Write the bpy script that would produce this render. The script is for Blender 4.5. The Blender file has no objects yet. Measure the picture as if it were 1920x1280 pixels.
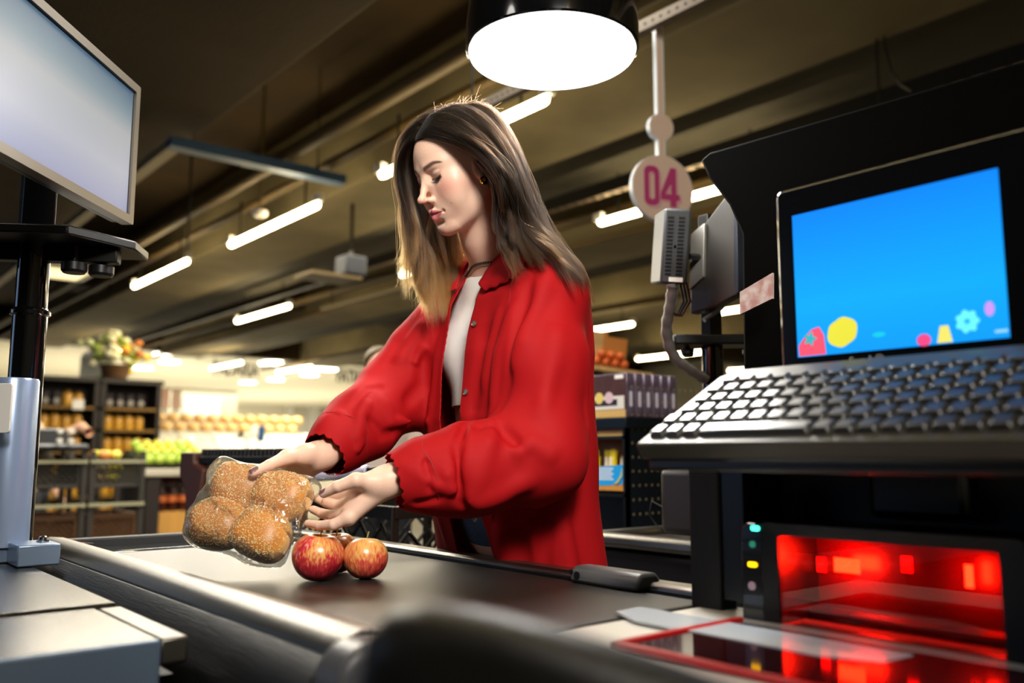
import bpy, math, random
import numpy as np
from mathutils import Vector, Matrix, Euler
random.seed(7); RNG = np.random.default_rng(11)
scn = bpy.context.scene
COL = scn.collection
PI = math.pi
# ---------------------------------------------------------------- camera model
FPX = 1650.0; YAW = math.radians(39.7); PIT = math.radians(7.35)
CAM = np.array([0., 0., 1.03])
F0 = np.array([math.sin(YAW), math.cos(YAW), 0.]); RT = np.array([math.cos(YAW), -math.sin(YAW), 0.]); ZZ = np.array([0, 0, 1.])
FW = math.cos(PIT)*F0 + math.sin(PIT)*ZZ; UP = -math.sin(PIT)*F0 + math.cos(PIT)*ZZ
def ray(x, y): return FW + (x-960)/FPX*RT - (y-640)/FPX*UP
def P(x, y, d): return CAM + ray(x, y)*d
def onZ(x, y, z): r = ray(x, y); return CAM + r*((z-CAM[2])/r[2])
def onX(x, y, X): r = ray(x, y); return CAM + r*(X/r[0])
def onY(x, y, Y): r = ray(x, y); return CAM + r*(Y/r[1])
# ---------------------------------------------------------------- materials
def lin(c):
    if isinstance(c, str):
        c = c.lstrip('#'); c = [int(c[i:i+2], 16)/255 for i in (0, 2, 4)]
        return tuple(x/12.92 if x <= .04045 else ((x+.055)/1.055)**2.4 for x in c)
    return tuple(c)
MATS = {}
def mat(name, col=(.5, .5, .5), rough=.5, metal=0., emit=None, es=0., trans=0., ior=1.45, alpha=1., bump=0., bscale=40., var=0., vscale=6., coat=0., spec=.5, col2=None, sss=0., stretch=None, sheen=0.):
    if name in MATS: return MATS[name]
    m = bpy.data.materials.new(name); m.use_nodes = True; nt = m.node_tree; n = nt.nodes; b = n['Principled BSDF']
    c = lin(col); b.inputs['Base Color'].default_value = (*c, 1); b.inputs['Roughness'].default_value = rough
    b.inputs['Metallic'].default_value = metal; b.inputs['IOR'].default_value = ior; b.inputs['Alpha'].default_value = alpha
    b.inputs['Transmission Weight'].default_value = trans; b.inputs['Coat Weight'].default_value = coat; b.inputs['Specular IOR Level'].default_value = spec
    if sheen: b.inputs['Sheen Weight'].default_value = sheen
    if emit is not None:
        b.inputs['Emission Color'].default_value = (*lin(emit), 1); b.inputs['Emission Strength'].default_value = es
    if sss:
        b.inputs['Subsurface Weight'].default_value = sss; b.inputs['Subsurface Scale'].default_value = .012; b.inputs['Subsurface Radius'].default_value = (1, .35, .2)
    tc = None
    def coords():
        nonlocal tc
        if tc is None:
            t = n.new('ShaderNodeTexCoord'); tc = t.outputs['Object']
            if stretch:
                mp = n.new('ShaderNodeMapping'); mp.inputs['Scale'].default_value = stretch; nt.links.new(tc, mp.inputs['Vector']); tc = mp.outputs['Vector']
        return tc
    if var or col2 is not None:
        no = n.new('ShaderNodeTexNoise'); no.inputs['Scale'].default_value = vscale; no.inputs['Detail'].default_value = 5; nt.links.new(coords(), no.inputs['Vector'])
        r = n.new('ShaderNodeValToRGB'); c2 = lin(col2) if col2 is not None else tuple(x*(1-var) for x in c)
        r.color_ramp.elements[0].position = .35; r.color_ramp.elements[1].position = .65
        r.color_ramp.elements[0].color = (*c2, 1); r.color_ramp.elements[1].color = (*c, 1)
        nt.links.new(no.outputs['Fac'], r.inputs['Fac']); nt.links.new(r.outputs['Color'], b.inputs['Base Color'])
    if bump:
        no = n.new('ShaderNodeTexNoise'); no.inputs['Scale'].default_value = bscale; no.inputs['Detail'].default_value = 4; nt.links.new(coords(), no.inputs['Vector'])
        bp = n.new('ShaderNodeBump'); bp.inputs['Strength'].default_value = bump; bp.inputs['Distance'].default_value = .01
        nt.links.new(no.outputs['Fac'], bp.inputs['Height']); nt.links.new(bp.outputs['Normal'], b.inputs['Normal'])
    MATS[name] = m; return m
# ---------------------------------------------------------------- objects
WM = {}
def wm(o): return WM[o.name] if o is not None and o.name in WM else Matrix()
def thing(name, label=None, cat=None, loc=(0, 0, 0), rotz=0., group=None, kind=None):
    o = bpy.data.objects.new(name, None); COL.objects.link(o); o.location = [float(v) for v in loc]; o.rotation_euler = (0, 0, rotz); o.empty_display_size = .05
    WM[o.name] = Matrix.Translation(Vector([float(v) for v in loc])) @ Matrix.Rotation(rotz, 4, 'Z')
    return tag(o, label, cat, group, kind)
def tag(o, label=None, cat=None, group=None, kind=None):
    if label: o['label'] = label
    if cat: o['category'] = cat
    if group: o['group'] = group
    if kind: o['kind'] = kind
    return o
def dup(src, loc, rotz=0., label=None, scale=None):
    r = src.copy(); COL.objects.link(r); r.location = [float(v) for v in loc]; r.rotation_euler = (0, 0, rotz)
    if scale is not None: r.scale = (scale,)*3 if not hasattr(scale, '__len__') else scale
    if label: r['label'] = label
    for ch in src.children:
        c = ch.copy(); COL.objects.link(c); c.parent = r
        for g in ch.children:
            d = g.copy(); COL.objects.link(d); d.parent = c
    return r
def finish(o, name, parent, world, bevel=0., seg=2, smooth=35., solid=0., subsurf=0):
    """o: object whose mesh is in world coordinates (world) or in its parent's coordinates"""
    me = o.data
    if parent is not None:
        o.parent = parent
        if world: me.transform(wm(parent).inverted())
        WM[o.name] = wm(parent).copy()
    elif world:
        co = np.empty(len(me.vertices)*3, np.float32); me.vertices.foreach_get('co', co); co = co.reshape(-1, 3)
        c = (co.min(0)+co.max(0))/2; c[2] = co[:, 2].min()
        me.transform(Matrix.Translation(Vector([-float(v) for v in c]))); o.location = [float(v) for v in c]
        WM[o.name] = Matrix.Translation(Vector([float(v) for v in c]))
    if smooth is not None:
        me.polygons.foreach_set('use_smooth', np.ones(len(me.polygons), bool))
        if smooth < 179: me.set_sharp_from_angle(angle=math.radians(smooth))
    if subsurf:
        s = o.modifiers.new('subsurf', 'SUBSURF'); s.levels = s.render_levels = subsurf
    if solid:
        s = o.modifiers.new('solid', 'SOLIDIFY'); s.thickness = solid; s.offset = 0
    if bevel:
        b = o.modifiers.new('bevel', 'BEVEL'); b.width = bevel; b.segments = seg; b.limit_method = 'ANGLE'; b.angle_limit = math.radians(40); b.harden_normals = False
    return o
class MB:
    def __init__(s): s.v = []; s.f = []; s.mi = []; s.cur = 0
    def add(s, vs, fs, M=None):
        n = len(s.v)
        if M is not None: vs = [tuple(M @ Vector([float(c) for c in v])) for v in vs]
        s.v += [tuple(float(c) for c in v) for v in vs]; s.f += [tuple(i+n for i in f) for f in fs]; s.mi += [s.cur]*len(fs); return s
    def box(s, x0, x1, y0, y1, z0, z1, M=None):
        return s.add([(x0, y0, z0), (x1, y0, z0), (x1, y1, z0), (x0, y1, z0), (x0, y0, z1), (x1, y0, z1), (x1, y1, z1), (x0, y1, z1)],
                     [(3, 2, 1, 0), (4, 5, 6, 7), (0, 1, 5, 4), (1, 2, 6, 5), (2, 3, 7, 6), (3, 0, 4, 7)], M)
    def prism(s, poly, h0, h1, M=None):
        """poly: 2-D points in local xy, extruded along local z"""
        n = len(poly); vs = [(x, y, h0) for x, y in poly]+[(x, y, h1) for x, y in poly]
        a = sum(poly[i][0]*poly[(i+1) % n][1]-poly[(i+1) % n][0]*poly[i][1] for i in range(n))
        fs = [tuple(range(n))[::-1], tuple(range(n, 2*n))]+[(i, (i+1) % n, n+(i+1) % n, n+i) for i in range(n)]
        if a < 0: fs = [f[::-1] for f in fs]
        return s.add(vs, fs, M)
    def lathe(s, prof, n=32, M=None, cap=True):
        """prof: (radius, z) pairs"""
        vs = []; fs = []
        for r, z in prof:
            for k in range(n): a = 2*PI*k/n; vs.append((r*math.cos(a), r*math.sin(a), z))
        for i in range(len(prof)-1):
            for k in range(n): fs.append((i*n+k, i*n+(k+1) % n, (i+1)*n+(k+1) % n, (i+1)*n+k))
        if cap:
            fs.append(tuple(range(n))[::-1]); m = (len(prof)-1)*n; fs.append(tuple(range(m, m+n)))
        return s.add(vs, fs, M)
    def cyl(s, a, b, r0, r1=None, n=16):
        r1 = r0 if r1 is None else r1; a = Vector([float(c) for c in a]); b = Vector([float(c) for c in b]); d = b-a
        M = Matrix.Translation(a) @ d.to_track_quat('Z', 'Y').to_matrix().to_4x4()
        return s.lathe([(r0, 0), (r1, d.length)], n, M)
    def tube(s, pts, r, n=8, caps=True, flat=1.):
        pts = [Vector([float(c) for c in p]) for p in pts]; m = len(pts); rs = r if hasattr(r, '__len__') else [r]*m
        vs = []; fs = []; up = None
        for i, p in enumerate(pts):
            t = (pts[min(i+1, m-1)]-pts[max(i-1, 0)]).normalized()
            if up is None: up = t.orthogonal().normalized()
            up = (up-t*up.dot(t)).normalized(); sd = t.cross(up)
            for k in range(n): a = 2*PI*k/n; vs.append(tuple(p+(up*math.cos(a)+sd*math.sin(a)*flat)*rs[i]))
        for i in range(m-1):
            for k in range(n): fs.append((i*n+k, i*n+(k+1) % n, (i+1)*n+(k+1) % n, (i+1)*n+k))
        if caps: fs.append(tuple(range(n))[::-1]); fs.append(tuple(range((m-1)*n, m*n)))
        return s.add(vs, fs)
    def sphere(s, c, r, n=16, sc=(1, 1, 1), M=None):
        h = n//2; prof = [(max(1e-5, math.sin(PI*i/h)), -math.cos(PI*i/h)) for i in range(h+1)]
        T = Matrix.Translation(Vector([float(x) for x in c])) @ Matrix.Diagonal((r*sc[0], r*sc[1], r*sc[2], 1))
        return s.lathe(prof, n, (M @ T) if M is not None else T, cap=False)
    def quad(s, *p): return s.add(p, [tuple(range(len(p)))])
    def build(s, name, m, parent=None, world=True, **kw):
        me = bpy.data.meshes.new(name); me.from_pydata(s.v, [], s.f); me.validate()
        for mm in (m if isinstance(m, (list, tuple)) else [m]): me.materials.append(mm)
        if isinstance(m, (list, tuple)) and len(s.mi) == len(me.polygons): me.polygons.foreach_set('material_index', np.array(s.mi, np.int32))
        o = bpy.data.objects.new(name, me); COL.objects.link(o)
        return finish(o, name, parent, world, **kw)
def frame(o, ex, ey, ez=None):
    """matrix with origin o and axes ex, ey (made orthonormal)"""
    ex = Vector([float(c) for c in ex]).normalized(); ey = Vector([float(c) for c in ey]); ey = (ey-ex*ex.dot(ey)).normalized(); ez = ex.cross(ey)
    M = Matrix((ex, ey, ez)).transposed().to_4x4(); M.translation = Vector([float(c) for c in o]); return M
def rrect(w, h, r, n=5, cx=0, cy=0):
    out = []
    for sx, sy, a0 in ((1, 1, 0), (-1, 1, 90), (-1, -1, 180), (1, -1, 270)):
        for i in range(n+1):
            a = math.radians(a0+90*i/n); out.append((cx+sx*(w/2-r)+r*math.cos(a), cy+sy*(h/2-r)+r*math.sin(a)))
    return out
def circ(r, n=32, cx=0, cy=0): return [(cx+r*math.cos(2*PI*i/n), cy+r*math.sin(2*PI*i/n)) for i in range(n)]
def text(body, size, M, m, parent, name='lettering', ext=.002, align='CENTER', sx=1., off=0.):
    cu = bpy.data.curves.new(name, 'FONT'); cu.body = body; cu.size = size; cu.extrude = ext; cu.align_x = align; cu.align_y = 'CENTER'; cu.offset = off
    cu.materials.append(m); o = bpy.data.objects.new(name, cu); COL.objects.link(o)
    o.parent = parent; MM = wm(parent).inverted() @ M
    bpy.context.view_layer.update()
    me = bpy.data.meshes.new_from_object(o.evaluated_get(bpy.context.evaluated_depsgraph_get())); bpy.data.objects.remove(o); bpy.data.curves.remove(cu)
    me.transform(MM @ Matrix.Diagonal((sx, 1, 1, 1))); o = bpy.data.objects.new(name, me); COL.objects.link(o); o.parent = parent; return o
# ---------------------------------------------------------------- signed distance bodies
def V(*a): return np.array(a, float)
class Field:
    def __init__(s): s.ops = []
    def u(s, fn, c, R, k=.0): s.ops.append(('u', fn, np.array(c, float), R, k)); return s
    def s(s, fn, c, R, k=.0): s.ops.append(('s', fn, np.array(c, float), R, k)); return s
    def d(s, fn, c, R): s.ops.append(('d', fn, np.array(c, float), R, 0)); return s
    def cone(s, a, b, r1, r2, k=0., op='u'):
        a = np.array(a, float); b = np.array(b, float); ba = b-a; l2 = ba@ba+1e-12
        def fn(p):
            pa = p-a; h = np.clip(pa@ba/l2, 0, 1); return np.linalg.norm(pa-h[:, None]*ba, axis=1)-(r1+(r2-r1)*h)
        return getattr(s, op)(fn, (a+b)/2, np.linalg.norm(ba)/2+max(r1, r2), k)
    def chain(s, pts, rs, k=.0):
        for i in range(len(pts)-1): s.cone(pts[i], pts[i+1], rs[i], rs[i+1], k)
        return s
    def ball(s, c, r, k=0., op='u'):
        c = np.array(c, float); return getattr(s, op)(lambda p: np.linalg.norm(p-c, axis=1)-r, c, r, k)
    def ell(s, c, r, k=0., op='u', M=None):
        c = np.array(c, float); r = np.array(r, float)
        def fn(p):
            q = p-c
            if M is not None: q = q@M
            a = np.linalg.norm(q/r, axis=1)+1e-9; b = np.linalg.norm(q/r**2, axis=1)+1e-9; return a*(a-1)/b
        return getattr(s, op)(fn, c, r.max(), k)
    def groove(s, pts, w, amp):
        """amp > 0 raises a soft ridge along the polyline, amp < 0 cuts a furrow"""
        pts = [np.array(q, float) for q in pts]; c = np.mean(pts, 0); R = max(np.linalg.norm(q-c) for q in pts)+2.6*w; n = len(pts)-1
        def fn(p):
            dm = np.full(len(p), 1e9); tt = np.zeros(len(p))
            for i in range(n):
                a, b = pts[i], pts[i+1]; ba = b-a; pa = p-a; h = np.clip(pa@ba/(ba@ba), 0, 1); dd = np.linalg.norm(pa-h[:, None]*ba, axis=1)
                m = dd < dm; dm[m] = dd[m]; tt[m] = (i+h[m])/n
            return -amp*np.exp(-(dm/w)**2)*np.clip(np.minimum(tt, 1-tt)*5+.15, 0, 1)
        return s.d(fn, c, R)
    def __call__(s, p, chunk=200000):
        if len(p) > chunk: return np.concatenate([s(p[i:i+chunk]) for i in range(0, len(p), chunk)])
        d = np.full(len(p), 10.)
        for kind, fn, c, R, k in s.ops:
            r = np.linalg.norm(p-c, axis=1)
            if kind == 'u':
                m = r-R < d+k+.002
                if not m.any(): continue
                a = d[m]; b = fn(p[m])
                if k > 0: h = np.maximum(k-np.abs(a-b), 0)/k; d[m] = np.minimum(a, b)-h*h*k/4
                else: d[m] = np.minimum(a, b)
            elif kind == 's':
                m = (r < R+k+.004) & (d < R+k)
                if not m.any(): continue
                a = d[m]; b = -fn(p[m]); h = np.maximum(k-np.abs(a-b), 0)/max(k, 1e-9); d[m] = np.maximum(a, b)+h*h*k/4
            else:
                m = (r < R) & (np.abs(d) < .05)
                if m.any(): d[m] += fn(p[m])
        return d
def grad(F, p, e=4e-4):
    K = np.array([[1, -1, -1], [-1, -1, 1], [-1, 1, -1], [1, 1, 1]], float); g = 0
    for k in K: g = g+k*F(p+k*e)[:, None]
    return g/(np.linalg.norm(g, axis=1)[:, None]+1e-12)
def project(F, p, it=2, lim=.01):
    for _ in range(it):
        d = F(p); p = p-grad(F, p)*np.clip(d, -lim, lim)[:, None]
    return p
def polygonize(F, lo, hi, h, nc=8, slack=1.5, proj=2):
    lo = np.array(lo, float); hi = np.array(hi, float); H = h*nc; n = np.ceil((hi-lo)/H).astype(int)
    g = np.stack(np.meshgrid(*[np.arange(k) for k in n], indexing='ij'), -1).reshape(-1, 3)
    act = g[np.abs(F(lo+(g+.5)*H)) < H*.87*slack]
    N = n*nc+2; c1 = np.stack(np.meshgrid(*[np.arange(nc+1)]*3, indexing='ij'), -1)
    keyf = lambda ijk: (ijk[..., 0].astype(np.int64)*N[1]+ijk[..., 1])*N[2]+ijk[..., 2]
    K = []; VV = []; Q = []; step = max(1, 250000//((nc+1)**3))
    for s in range(0, len(act), step):
        b = act[s:s+step]; idx = b[:, None, None, None, :]*nc+c1[None]; sh = idx.shape[:4]
        d = F(lo+idx.reshape(-1, 3)*h).reshape(sh); ins = d < 0
        cs = [(i, j, k) for i in (0, 1) for j in (0, 1) for k in (0, 1)]
        sl = lambda A, o: A[:, o[0]:o[0]+nc, o[1]:o[1]+nc, o[2]:o[2]+nc]
        cnt = sum(sl(ins, o).astype(np.int8) for o in cs); m = (cnt > 0) & (cnt < 8)
        if not m.any(): continue
        base = sl(idx, (0, 0, 0))[m]; cd = {o: sl(d, o)[m] for o in cs}
        acc = np.zeros((len(base), 3)); w = np.zeros(len(base))
        for o in cs:
            for ax in range(3):
                if o[ax] == 0:
                    o2 = list(o); o2[ax] = 1; o2 = tuple(o2); a = cd[o]; bb = cd[o2]; x = (a < 0) != (bb < 0); t = np.where(x, a/np.where(x, a-bb, 1), 0)
                    pt = np.tile(np.array(o, float), (len(base), 1)); pt[:, ax] = t; acc[x] += pt[x]; w[x] += 1
        K.append(keyf(base)); VV.append(lo+(base+acc/w[:, None])*h)
        for ax in range(3):
            o2 = [0, 0, 0]; o2[ax] = 1; a = cd[(0, 0, 0)] < 0; bb = cd[tuple(o2)] < 0; x = a != bb
            if not x.any(): continue
            B = base[x]; u = np.zeros(3, int); v = np.zeros(3, int); u[(ax+1) % 3] = 1; v[(ax+2) % 3] = 1
            q = np.stack([keyf(B-u-v), keyf(B-v), keyf(B), keyf(B-u)], 1); fl = ~a[x]; q[fl] = q[fl][:, ::-1]; Q.append(q)
    K = np.concatenate(K); VV = np.concatenate(VV); Q = np.concatenate(Q); o = np.argsort(K); K = K[o]; VV = VV[o]
    qi = np.searchsorted(K, Q); qi = np.clip(qi, 0, len(K)-1); ok = (K[qi] == Q).all(1); qi = qi[ok]
    if proj: VV = project(F, VV, proj, h)
    return VV, qi
def npmesh(name, v, q):
    me = bpy.data.meshes.new(name); k = q.shape[1]; me.vertices.add(len(v)); me.vertices.foreach_set('co', v.astype(np.float32).ravel())
    me.loops.add(len(q)*k); me.loops.foreach_set('vertex_index', q.astype(np.int32).ravel()); me.polygons.add(len(q))
    me.polygons.foreach_set('loop_start', np.arange(0, len(q)*k, k, dtype=np.int32)); me.update(calc_edges=True); me.validate(); return me
def npobj(name, v, q, m, parent=None, **kw):
    me = npmesh(name, v, q); me.materials.append(m); o = bpy.data.objects.new(name, me); COL.objects.link(o)
    kw.setdefault('smooth', 180); return finish(o, name, parent, True, **kw)
def clip_mesh(v, q, F, G, iters=4):
    """keep the part with G > 0 and pull the cut edge onto F = 0, G = 0"""
    g = G(v); keep = (g[q] > 0).any(1); q = q[keep]
    used = np.unique(q); bnd = used[g[used] <= 0]; p = v[bnd]
    for _ in range(iters):
        e = 3e-4; gg = np.stack([(G(p+np.eye(3)[i]*e)-G(p-np.eye(3)[i]*e))/(2*e) for i in range(3)], 1); n2 = (gg**2).sum(1)+1e-6
        step = gg*(-G(p)/n2)[:, None]; L = np.linalg.norm(step, axis=1)[:, None]+1e-12; p = p+step*np.minimum(1, .006/L)
        p = project(F, p, 1, .003)
    v = v.copy(); v[bnd] = p
    mp = -np.ones(len(v), int); mp[used] = np.arange(len(used)); return v[used], mp[q]

def resample(pts, n):
    pts = np.array(pts); m = len(pts); t = np.linspace(0, m-1, n); i = np.clip(t.astype(int), 0, m-2); f = (t-i)[:, None]
    p0 = pts[np.clip(i-1, 0, m-1)]; p1 = pts[i]; p2 = pts[i+1]; p3 = pts[np.clip(i+2, 0, m-1)]
    return .5*((2*p1)+(-p0+p2)*f+(2*p0-5*p1+4*p2-p3)*f**2+(-p0+3*p1-3*p2+p3)*f**3)
# ================================================================ materials of the place
M_slab = mat('ceiling_paint', '#3a2a0c', .85, bump=.5, bscale=30, var=.35, vscale=1.3)
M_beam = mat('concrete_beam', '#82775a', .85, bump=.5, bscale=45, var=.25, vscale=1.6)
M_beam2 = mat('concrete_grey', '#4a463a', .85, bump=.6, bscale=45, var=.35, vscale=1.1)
M_pipe = mat('brown_pipe', '#4a3a16', .6)
M_darkm = mat('dark_steel', '#1b1a18', .45, .6)
M_black = mat('black_plastic', '#0c0c0d', .35)
M_blackg = mat('black_gloss', '#08090b', .12, coat=.6)
M_blackm = mat('black_matt', '#101010', .6)
M_tube = mat('led_tube', '#ffffff', .5, emit='#ffe6b0', es=20)
M_white = mat('white_plastic', '#e8e6e0', .4)
M_wallw = mat('white_wall', '#e4dfce', .8)
M_wallg = mat('warm_grey_wall', '#b9b29c', .8, var=.1, vscale=.6)
M_floor = mat('floor_tile', '#4b463c', .3, var=.2, vscale=2)
M_alu = mat('brushed_aluminium', '#85817a', .33, 1., bump=.15, bscale=60, stretch=(30, .6, 30))
M_alud = mat('dark_anodised', '#232427', .45, .6, bump=.25, bscale=40, stretch=(20, .5, 20))
M_steel = mat('stainless_steel', '#5a554b', .24, 1., bump=.1, bscale=50, stretch=(1, 25, 25))
M_belt = mat('belt_rubber', '#24211e', .34, bump=.25, bscale=900, var=.1, vscale=8, spec=.7)
M_chrome = mat('chrome', '#cfd2d6', .08, 1.)
M_blueg = mat('blue_grey_metal', '#7f93ad', .3, .5)
M_red = mat('red_plastic', '#b0161a', .35)
def struct(mb, name, m, **kw): o = mb.build(name, m, **kw); o['kind'] = 'structure'; return o
# ---------------------------------------------------------------- shell
struct(MB().box(-6, 26, -5, 46, -.1, 0), 'floor', M_floor)
struct(MB().box(-6, 26, 23.6, 46, 0, .006), 'floor', mat('bakery_bounce_floor', '#d8d2c0', .4))  # pale floor slab added so light bounces up to the bakery ceiling
struct(MB().box(-6, 26, -5, 46, 4.5, 4.6), 'ceiling', M_slab)
struct(MB().box(-6.1, -6, -5, 46, 0, 4.5), 'wall_left', M_slab)
struct(MB().box(-5.99, -5.95, 5.5, 10, 1.0, 3.3), 'window_1', mat('window_daylight', '#9fc4f0', .3, emit='#9cc2f5', es=.9))
struct(MB().box(26, 26.1, -5, 46, 0, 4.5), 'wall_right', M_wallg)
struct(MB().box(-6, 26, 46, 46.1, 0, 4.5), 'wall_back', M_wallw)
struct(MB().box(-6, 26, -5.1, -5, 0, 4.5), 'wall_front', M_wallg)
struct(MB().box(-6, 26, 23.6, 46, 3.72, 3.8), 'ceiling', M_wallw)
struct(MB().box(-6, 26, 23.3, 23.6, 3.72, 4.5), 'wall_fascia', M_slab)
struct(MB().box(onY(285, 750, 36)[0], onY(445, 750, 36)[0], 36, 36.2, 0, 3.72), 'wall_bakery', M_wallg)
struct(MB().box(onY(540, 750, 45.5)[0], onY(552, 750, 45.5)[0], 45.5, 46, 0, 3.72), 'trim_1', M_white)
struct(MB().box(onY(582, 750, 45.5)[0], onY(600, 750, 45.5)[0], 45.5, 46, 0, 3.72), 'trim_2', M_white)
def beam(x0, x1, z, m): return struct(MB().box(x0, x1, -5, 23.3, z, 4.5), 'ceiling_beam', m, bevel=.02)
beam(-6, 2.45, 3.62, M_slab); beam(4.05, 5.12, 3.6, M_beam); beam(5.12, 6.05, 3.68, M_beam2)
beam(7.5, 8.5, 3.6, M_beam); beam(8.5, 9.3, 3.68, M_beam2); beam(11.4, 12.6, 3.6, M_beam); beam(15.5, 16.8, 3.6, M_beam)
struct(MB().box(-6, 26, 15.2, 15.9, 3.75, 4.5), 'ceiling_beam', M_slab)
# ---------------------------------------------------------------- pipes, trays
def pipe_run(x, z, r, lab, y0=-4.5, y1=23.2):
    return tag(MB().cyl((x, y0, z), (x, y1, z), r, n=14).build('ceiling_pipe', M_pipe), lab, 'pipe')
pipe_run(3.22, 3.62, .065, 'thick brown pipe under the dark ceiling, left of its thinner twin')
pipe_run(3.62, 3.62, .045, 'thinner brown pipe running just above the near row of strip lights')
pipe_run(6.35, 3.5, .05, 'brown pipe beyond the broad pale ceiling beam')
pipe_run(6.9, 3.42, .035, 'thin brown pipe above the second row of strip lights')
pipe_run(10.2, 3.4, .05, 'far brown ceiling pipe above the third row of lights')
def rail(x, z, w, h, lab, m, y0=-4.5, y1=23.2, slots=True):
    t = thing('cable_rail', lab, 'cable rail', (x, 0, z))
    MB().box(x-w/2, x+w/2, y0, y1, z, z+h).build('channel', m, t)
    return t
r1 = rail(5.62, 3.38, .07, .12, 'dark steel cable rail with pale perforated underside below the grey beam', M_darkm)
mb = MB()
for k in range(90): mb.box(5.59, 5.65, -.5+k*.12, -.43+k*.12, 3.373, 3.381)
mb.build('perforation_strip', mat('rust_zinc', '#8d7a66', .5, .5), r1)['kind'] = 'stuff'
t = thing('cable_tray', 'bluish steel tray corner hanging from the dark ceiling beside the left monitor', 'cable tray', (2.2, 6.9, 3.5))
MB().box(2.2, 3.75, 6.85, 6.98, 3.45, 3.53).build('tray', mat('blue_zinc', '#3d5878', .45, .4), t)
MB().box(2.2, 2.3, 6.98, 14.5, 3.45, 3.53).build('tray', mat('beige_zinc', '#8a7c5c', .5, .3), t)
for x, y in ((2.4, 6.92), (3.5, 6.92), (2.25, 9.5)): MB().cyl((x, y, 3.5), (x, y, 4.5 if x > 2.45 else 3.62), .006, n=6).build('hanger_rod', M_darkm, t)
for (x, y, lab) in ((1.1, 6.3, 'thin rod hanging straight down from the dark ceiling left of the tray corner'), (2.9, 8.4, 'thin rod hanging beyond the tray corner')):
    tag(MB().cyl((x, y, 3.0 if x > 2 else 3.3), (x, y, 4.5 if x > 2.45 else 3.62), .012, n=8).build('hanger_rod', M_darkm), lab, 'rod')
c = P(487, 400, 8.2); t = thing('smoke_detector', 'small white smoke detector above the middle strip light', 'smoke detector', c)
MB().lathe([(.05, -.03), (.07, -.01), (.07, .02), (.05, .03)], 20, Matrix.Translation(Vector(c))).build('cap', M_white, t); MB().cyl(c+V(0, 0, .02), V(c[0], c[1], 4.5), .012, n=8).build('conduit_drop', M_pipe, t)
# two dark cables, right
mb = MB(); a = onZ(1644, 50, 3.68); b = onZ(1648, 190, 3.9); mb.tube([onX(1643, 50, a[0]), onX(1645, 120, a[0]), onX(1649, 195, a[0])], .008)
tag(mb.build('hanging_cable', M_black), 'straight black cable hanging in front of the grey beam at upper right', 'cable')
a = onZ(1657, 45, 3.68)
tag(MB().tube([onX(x, y, a[0]) for x, y in ((1656, 45), (1660, 90), (1672, 135), (1690, 160), (1708, 170))], .007).build('hanging_cable', M_black), 'curved black cable hanging beside the straight one at upper right', 'cable')
t = thing('ceiling_lamp_panel', 'pale square ceiling cassette glowing behind the pole shelf at left', 'ceiling panel', onZ(110, 510, 3.55))
c = onZ(105, 512, 3.5); MB().box(c[0]-.45, c[0]+.45, c[1]-.45, c[1]+.45, 3.5, 3.62).build('housing', M_white, t, bevel=.02)
MB().box(c[0]-.33, c[0]+.33, c[1]-.33, c[1]+.33, 3.49, 3.5).build('diffuser', mat('panel_glow', '#fff0c0', .5, emit='#ffe9a8', es=1.0), t)
# ---------------------------------------------------------------- strip lights
def strip_proto():
    t = thing('strip_light', 'x', 'strip light', (0, 0, 0), group='tubular strip lights hanging in rows')
    MB().tube([(0, y, 0) for y in (0, .015, .04, 1.91, 1.935, 1.95)], [.014, .026, .031, .031, .026, .014], n=14).build('tube', M_tube, t, world=False)
    for y_ in (-.05, 1.9): MB().box(-.025, .025, y_, y_+.1, .022, .09).build('end_cap', M_white, t, world=False)
    for y_ in (.25, 1.7): MB().cyl((0, y_, .02), (0, y_, .42), .01, n=6).build('hanger', M_darkm, t, world=False)
    return t
sp = strip_proto()
SL = [(3.47, 3.84, 3.2, 'strip light right behind the crown of the woman, nearest of the near row'), (3.47, 6.83, 3.2, 'long bright strip light between the left monitor and the woman'),
      (3.40, 9.83, 3.2, 'strip light nearest the left monitor, third of the near row'),
      (5.8, 3.75, 3.2, 'strip light behind the 04 sign'), (5.68, 7.0, 3.2, 'strip light of the second row behind the hair'), (5.63, 11.9, 3.2, 'strip light of the second row level with the womans shoulder'),
      (5.44, 19.1, 3.2, 'slanting strip light over the yellow flowers'), (8.3, 20.0, 3.2, 'strip light over the bakery letters'), (10.05, 19.9, 3.2, 'short far strip light between the two bakery words'),
      (10.85, 9.9, 3.2, 'strip light just right of the red shoulder above the candy rack'), (10.95, 6.4, 3.2, 'strip light behind the pole of the next till'),
      (14.95, 11.6, 3.2, 'far strip light above the brown boxes'), (10.95, 3.2, 3.2, 'strip light over the far right aisle'), (14.95, 8.0, 3.2, 'far strip light beside the curved grey conduit'), (18.9, 12.0, 3.2, 'farthest strip light low behind the brown boxes')]
for i, (x, y, z, lab) in enumerate(SL):
    if i == 0: sp.location = (x, y, z); sp['label'] = lab
    else: dup(sp, (x, y, z), 0, lab)
for k, (x, y) in enumerate(((.3, -2.9), (.3, .2), (3.47, -2.5), (6.2, -.5), (8.6, 1.5))):
    if k < 3: dup(sp, (x, y, 3.2), 0, ['strip light behind the photographer', 'strip light above the photographer', 'strip light behind the till on the right'][k])
t = thing('unlit_strip_rail', 'long pale unlit rail hanging beside the second row of lights', 'rail', (5.9, 8, 3.15))
MB().tube([(5.95, 8.3, 3.15), (5.95, 11.5, 3.15)], .03).build('rail', mat('pale_rail', '#9b8f70', .4), t)
for y in (8.6, 11.2): MB().cyl((5.95, y, 3.15), (5.95, y, 4.5), .012, n=6).build('hanger', M_darkm, t)
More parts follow.
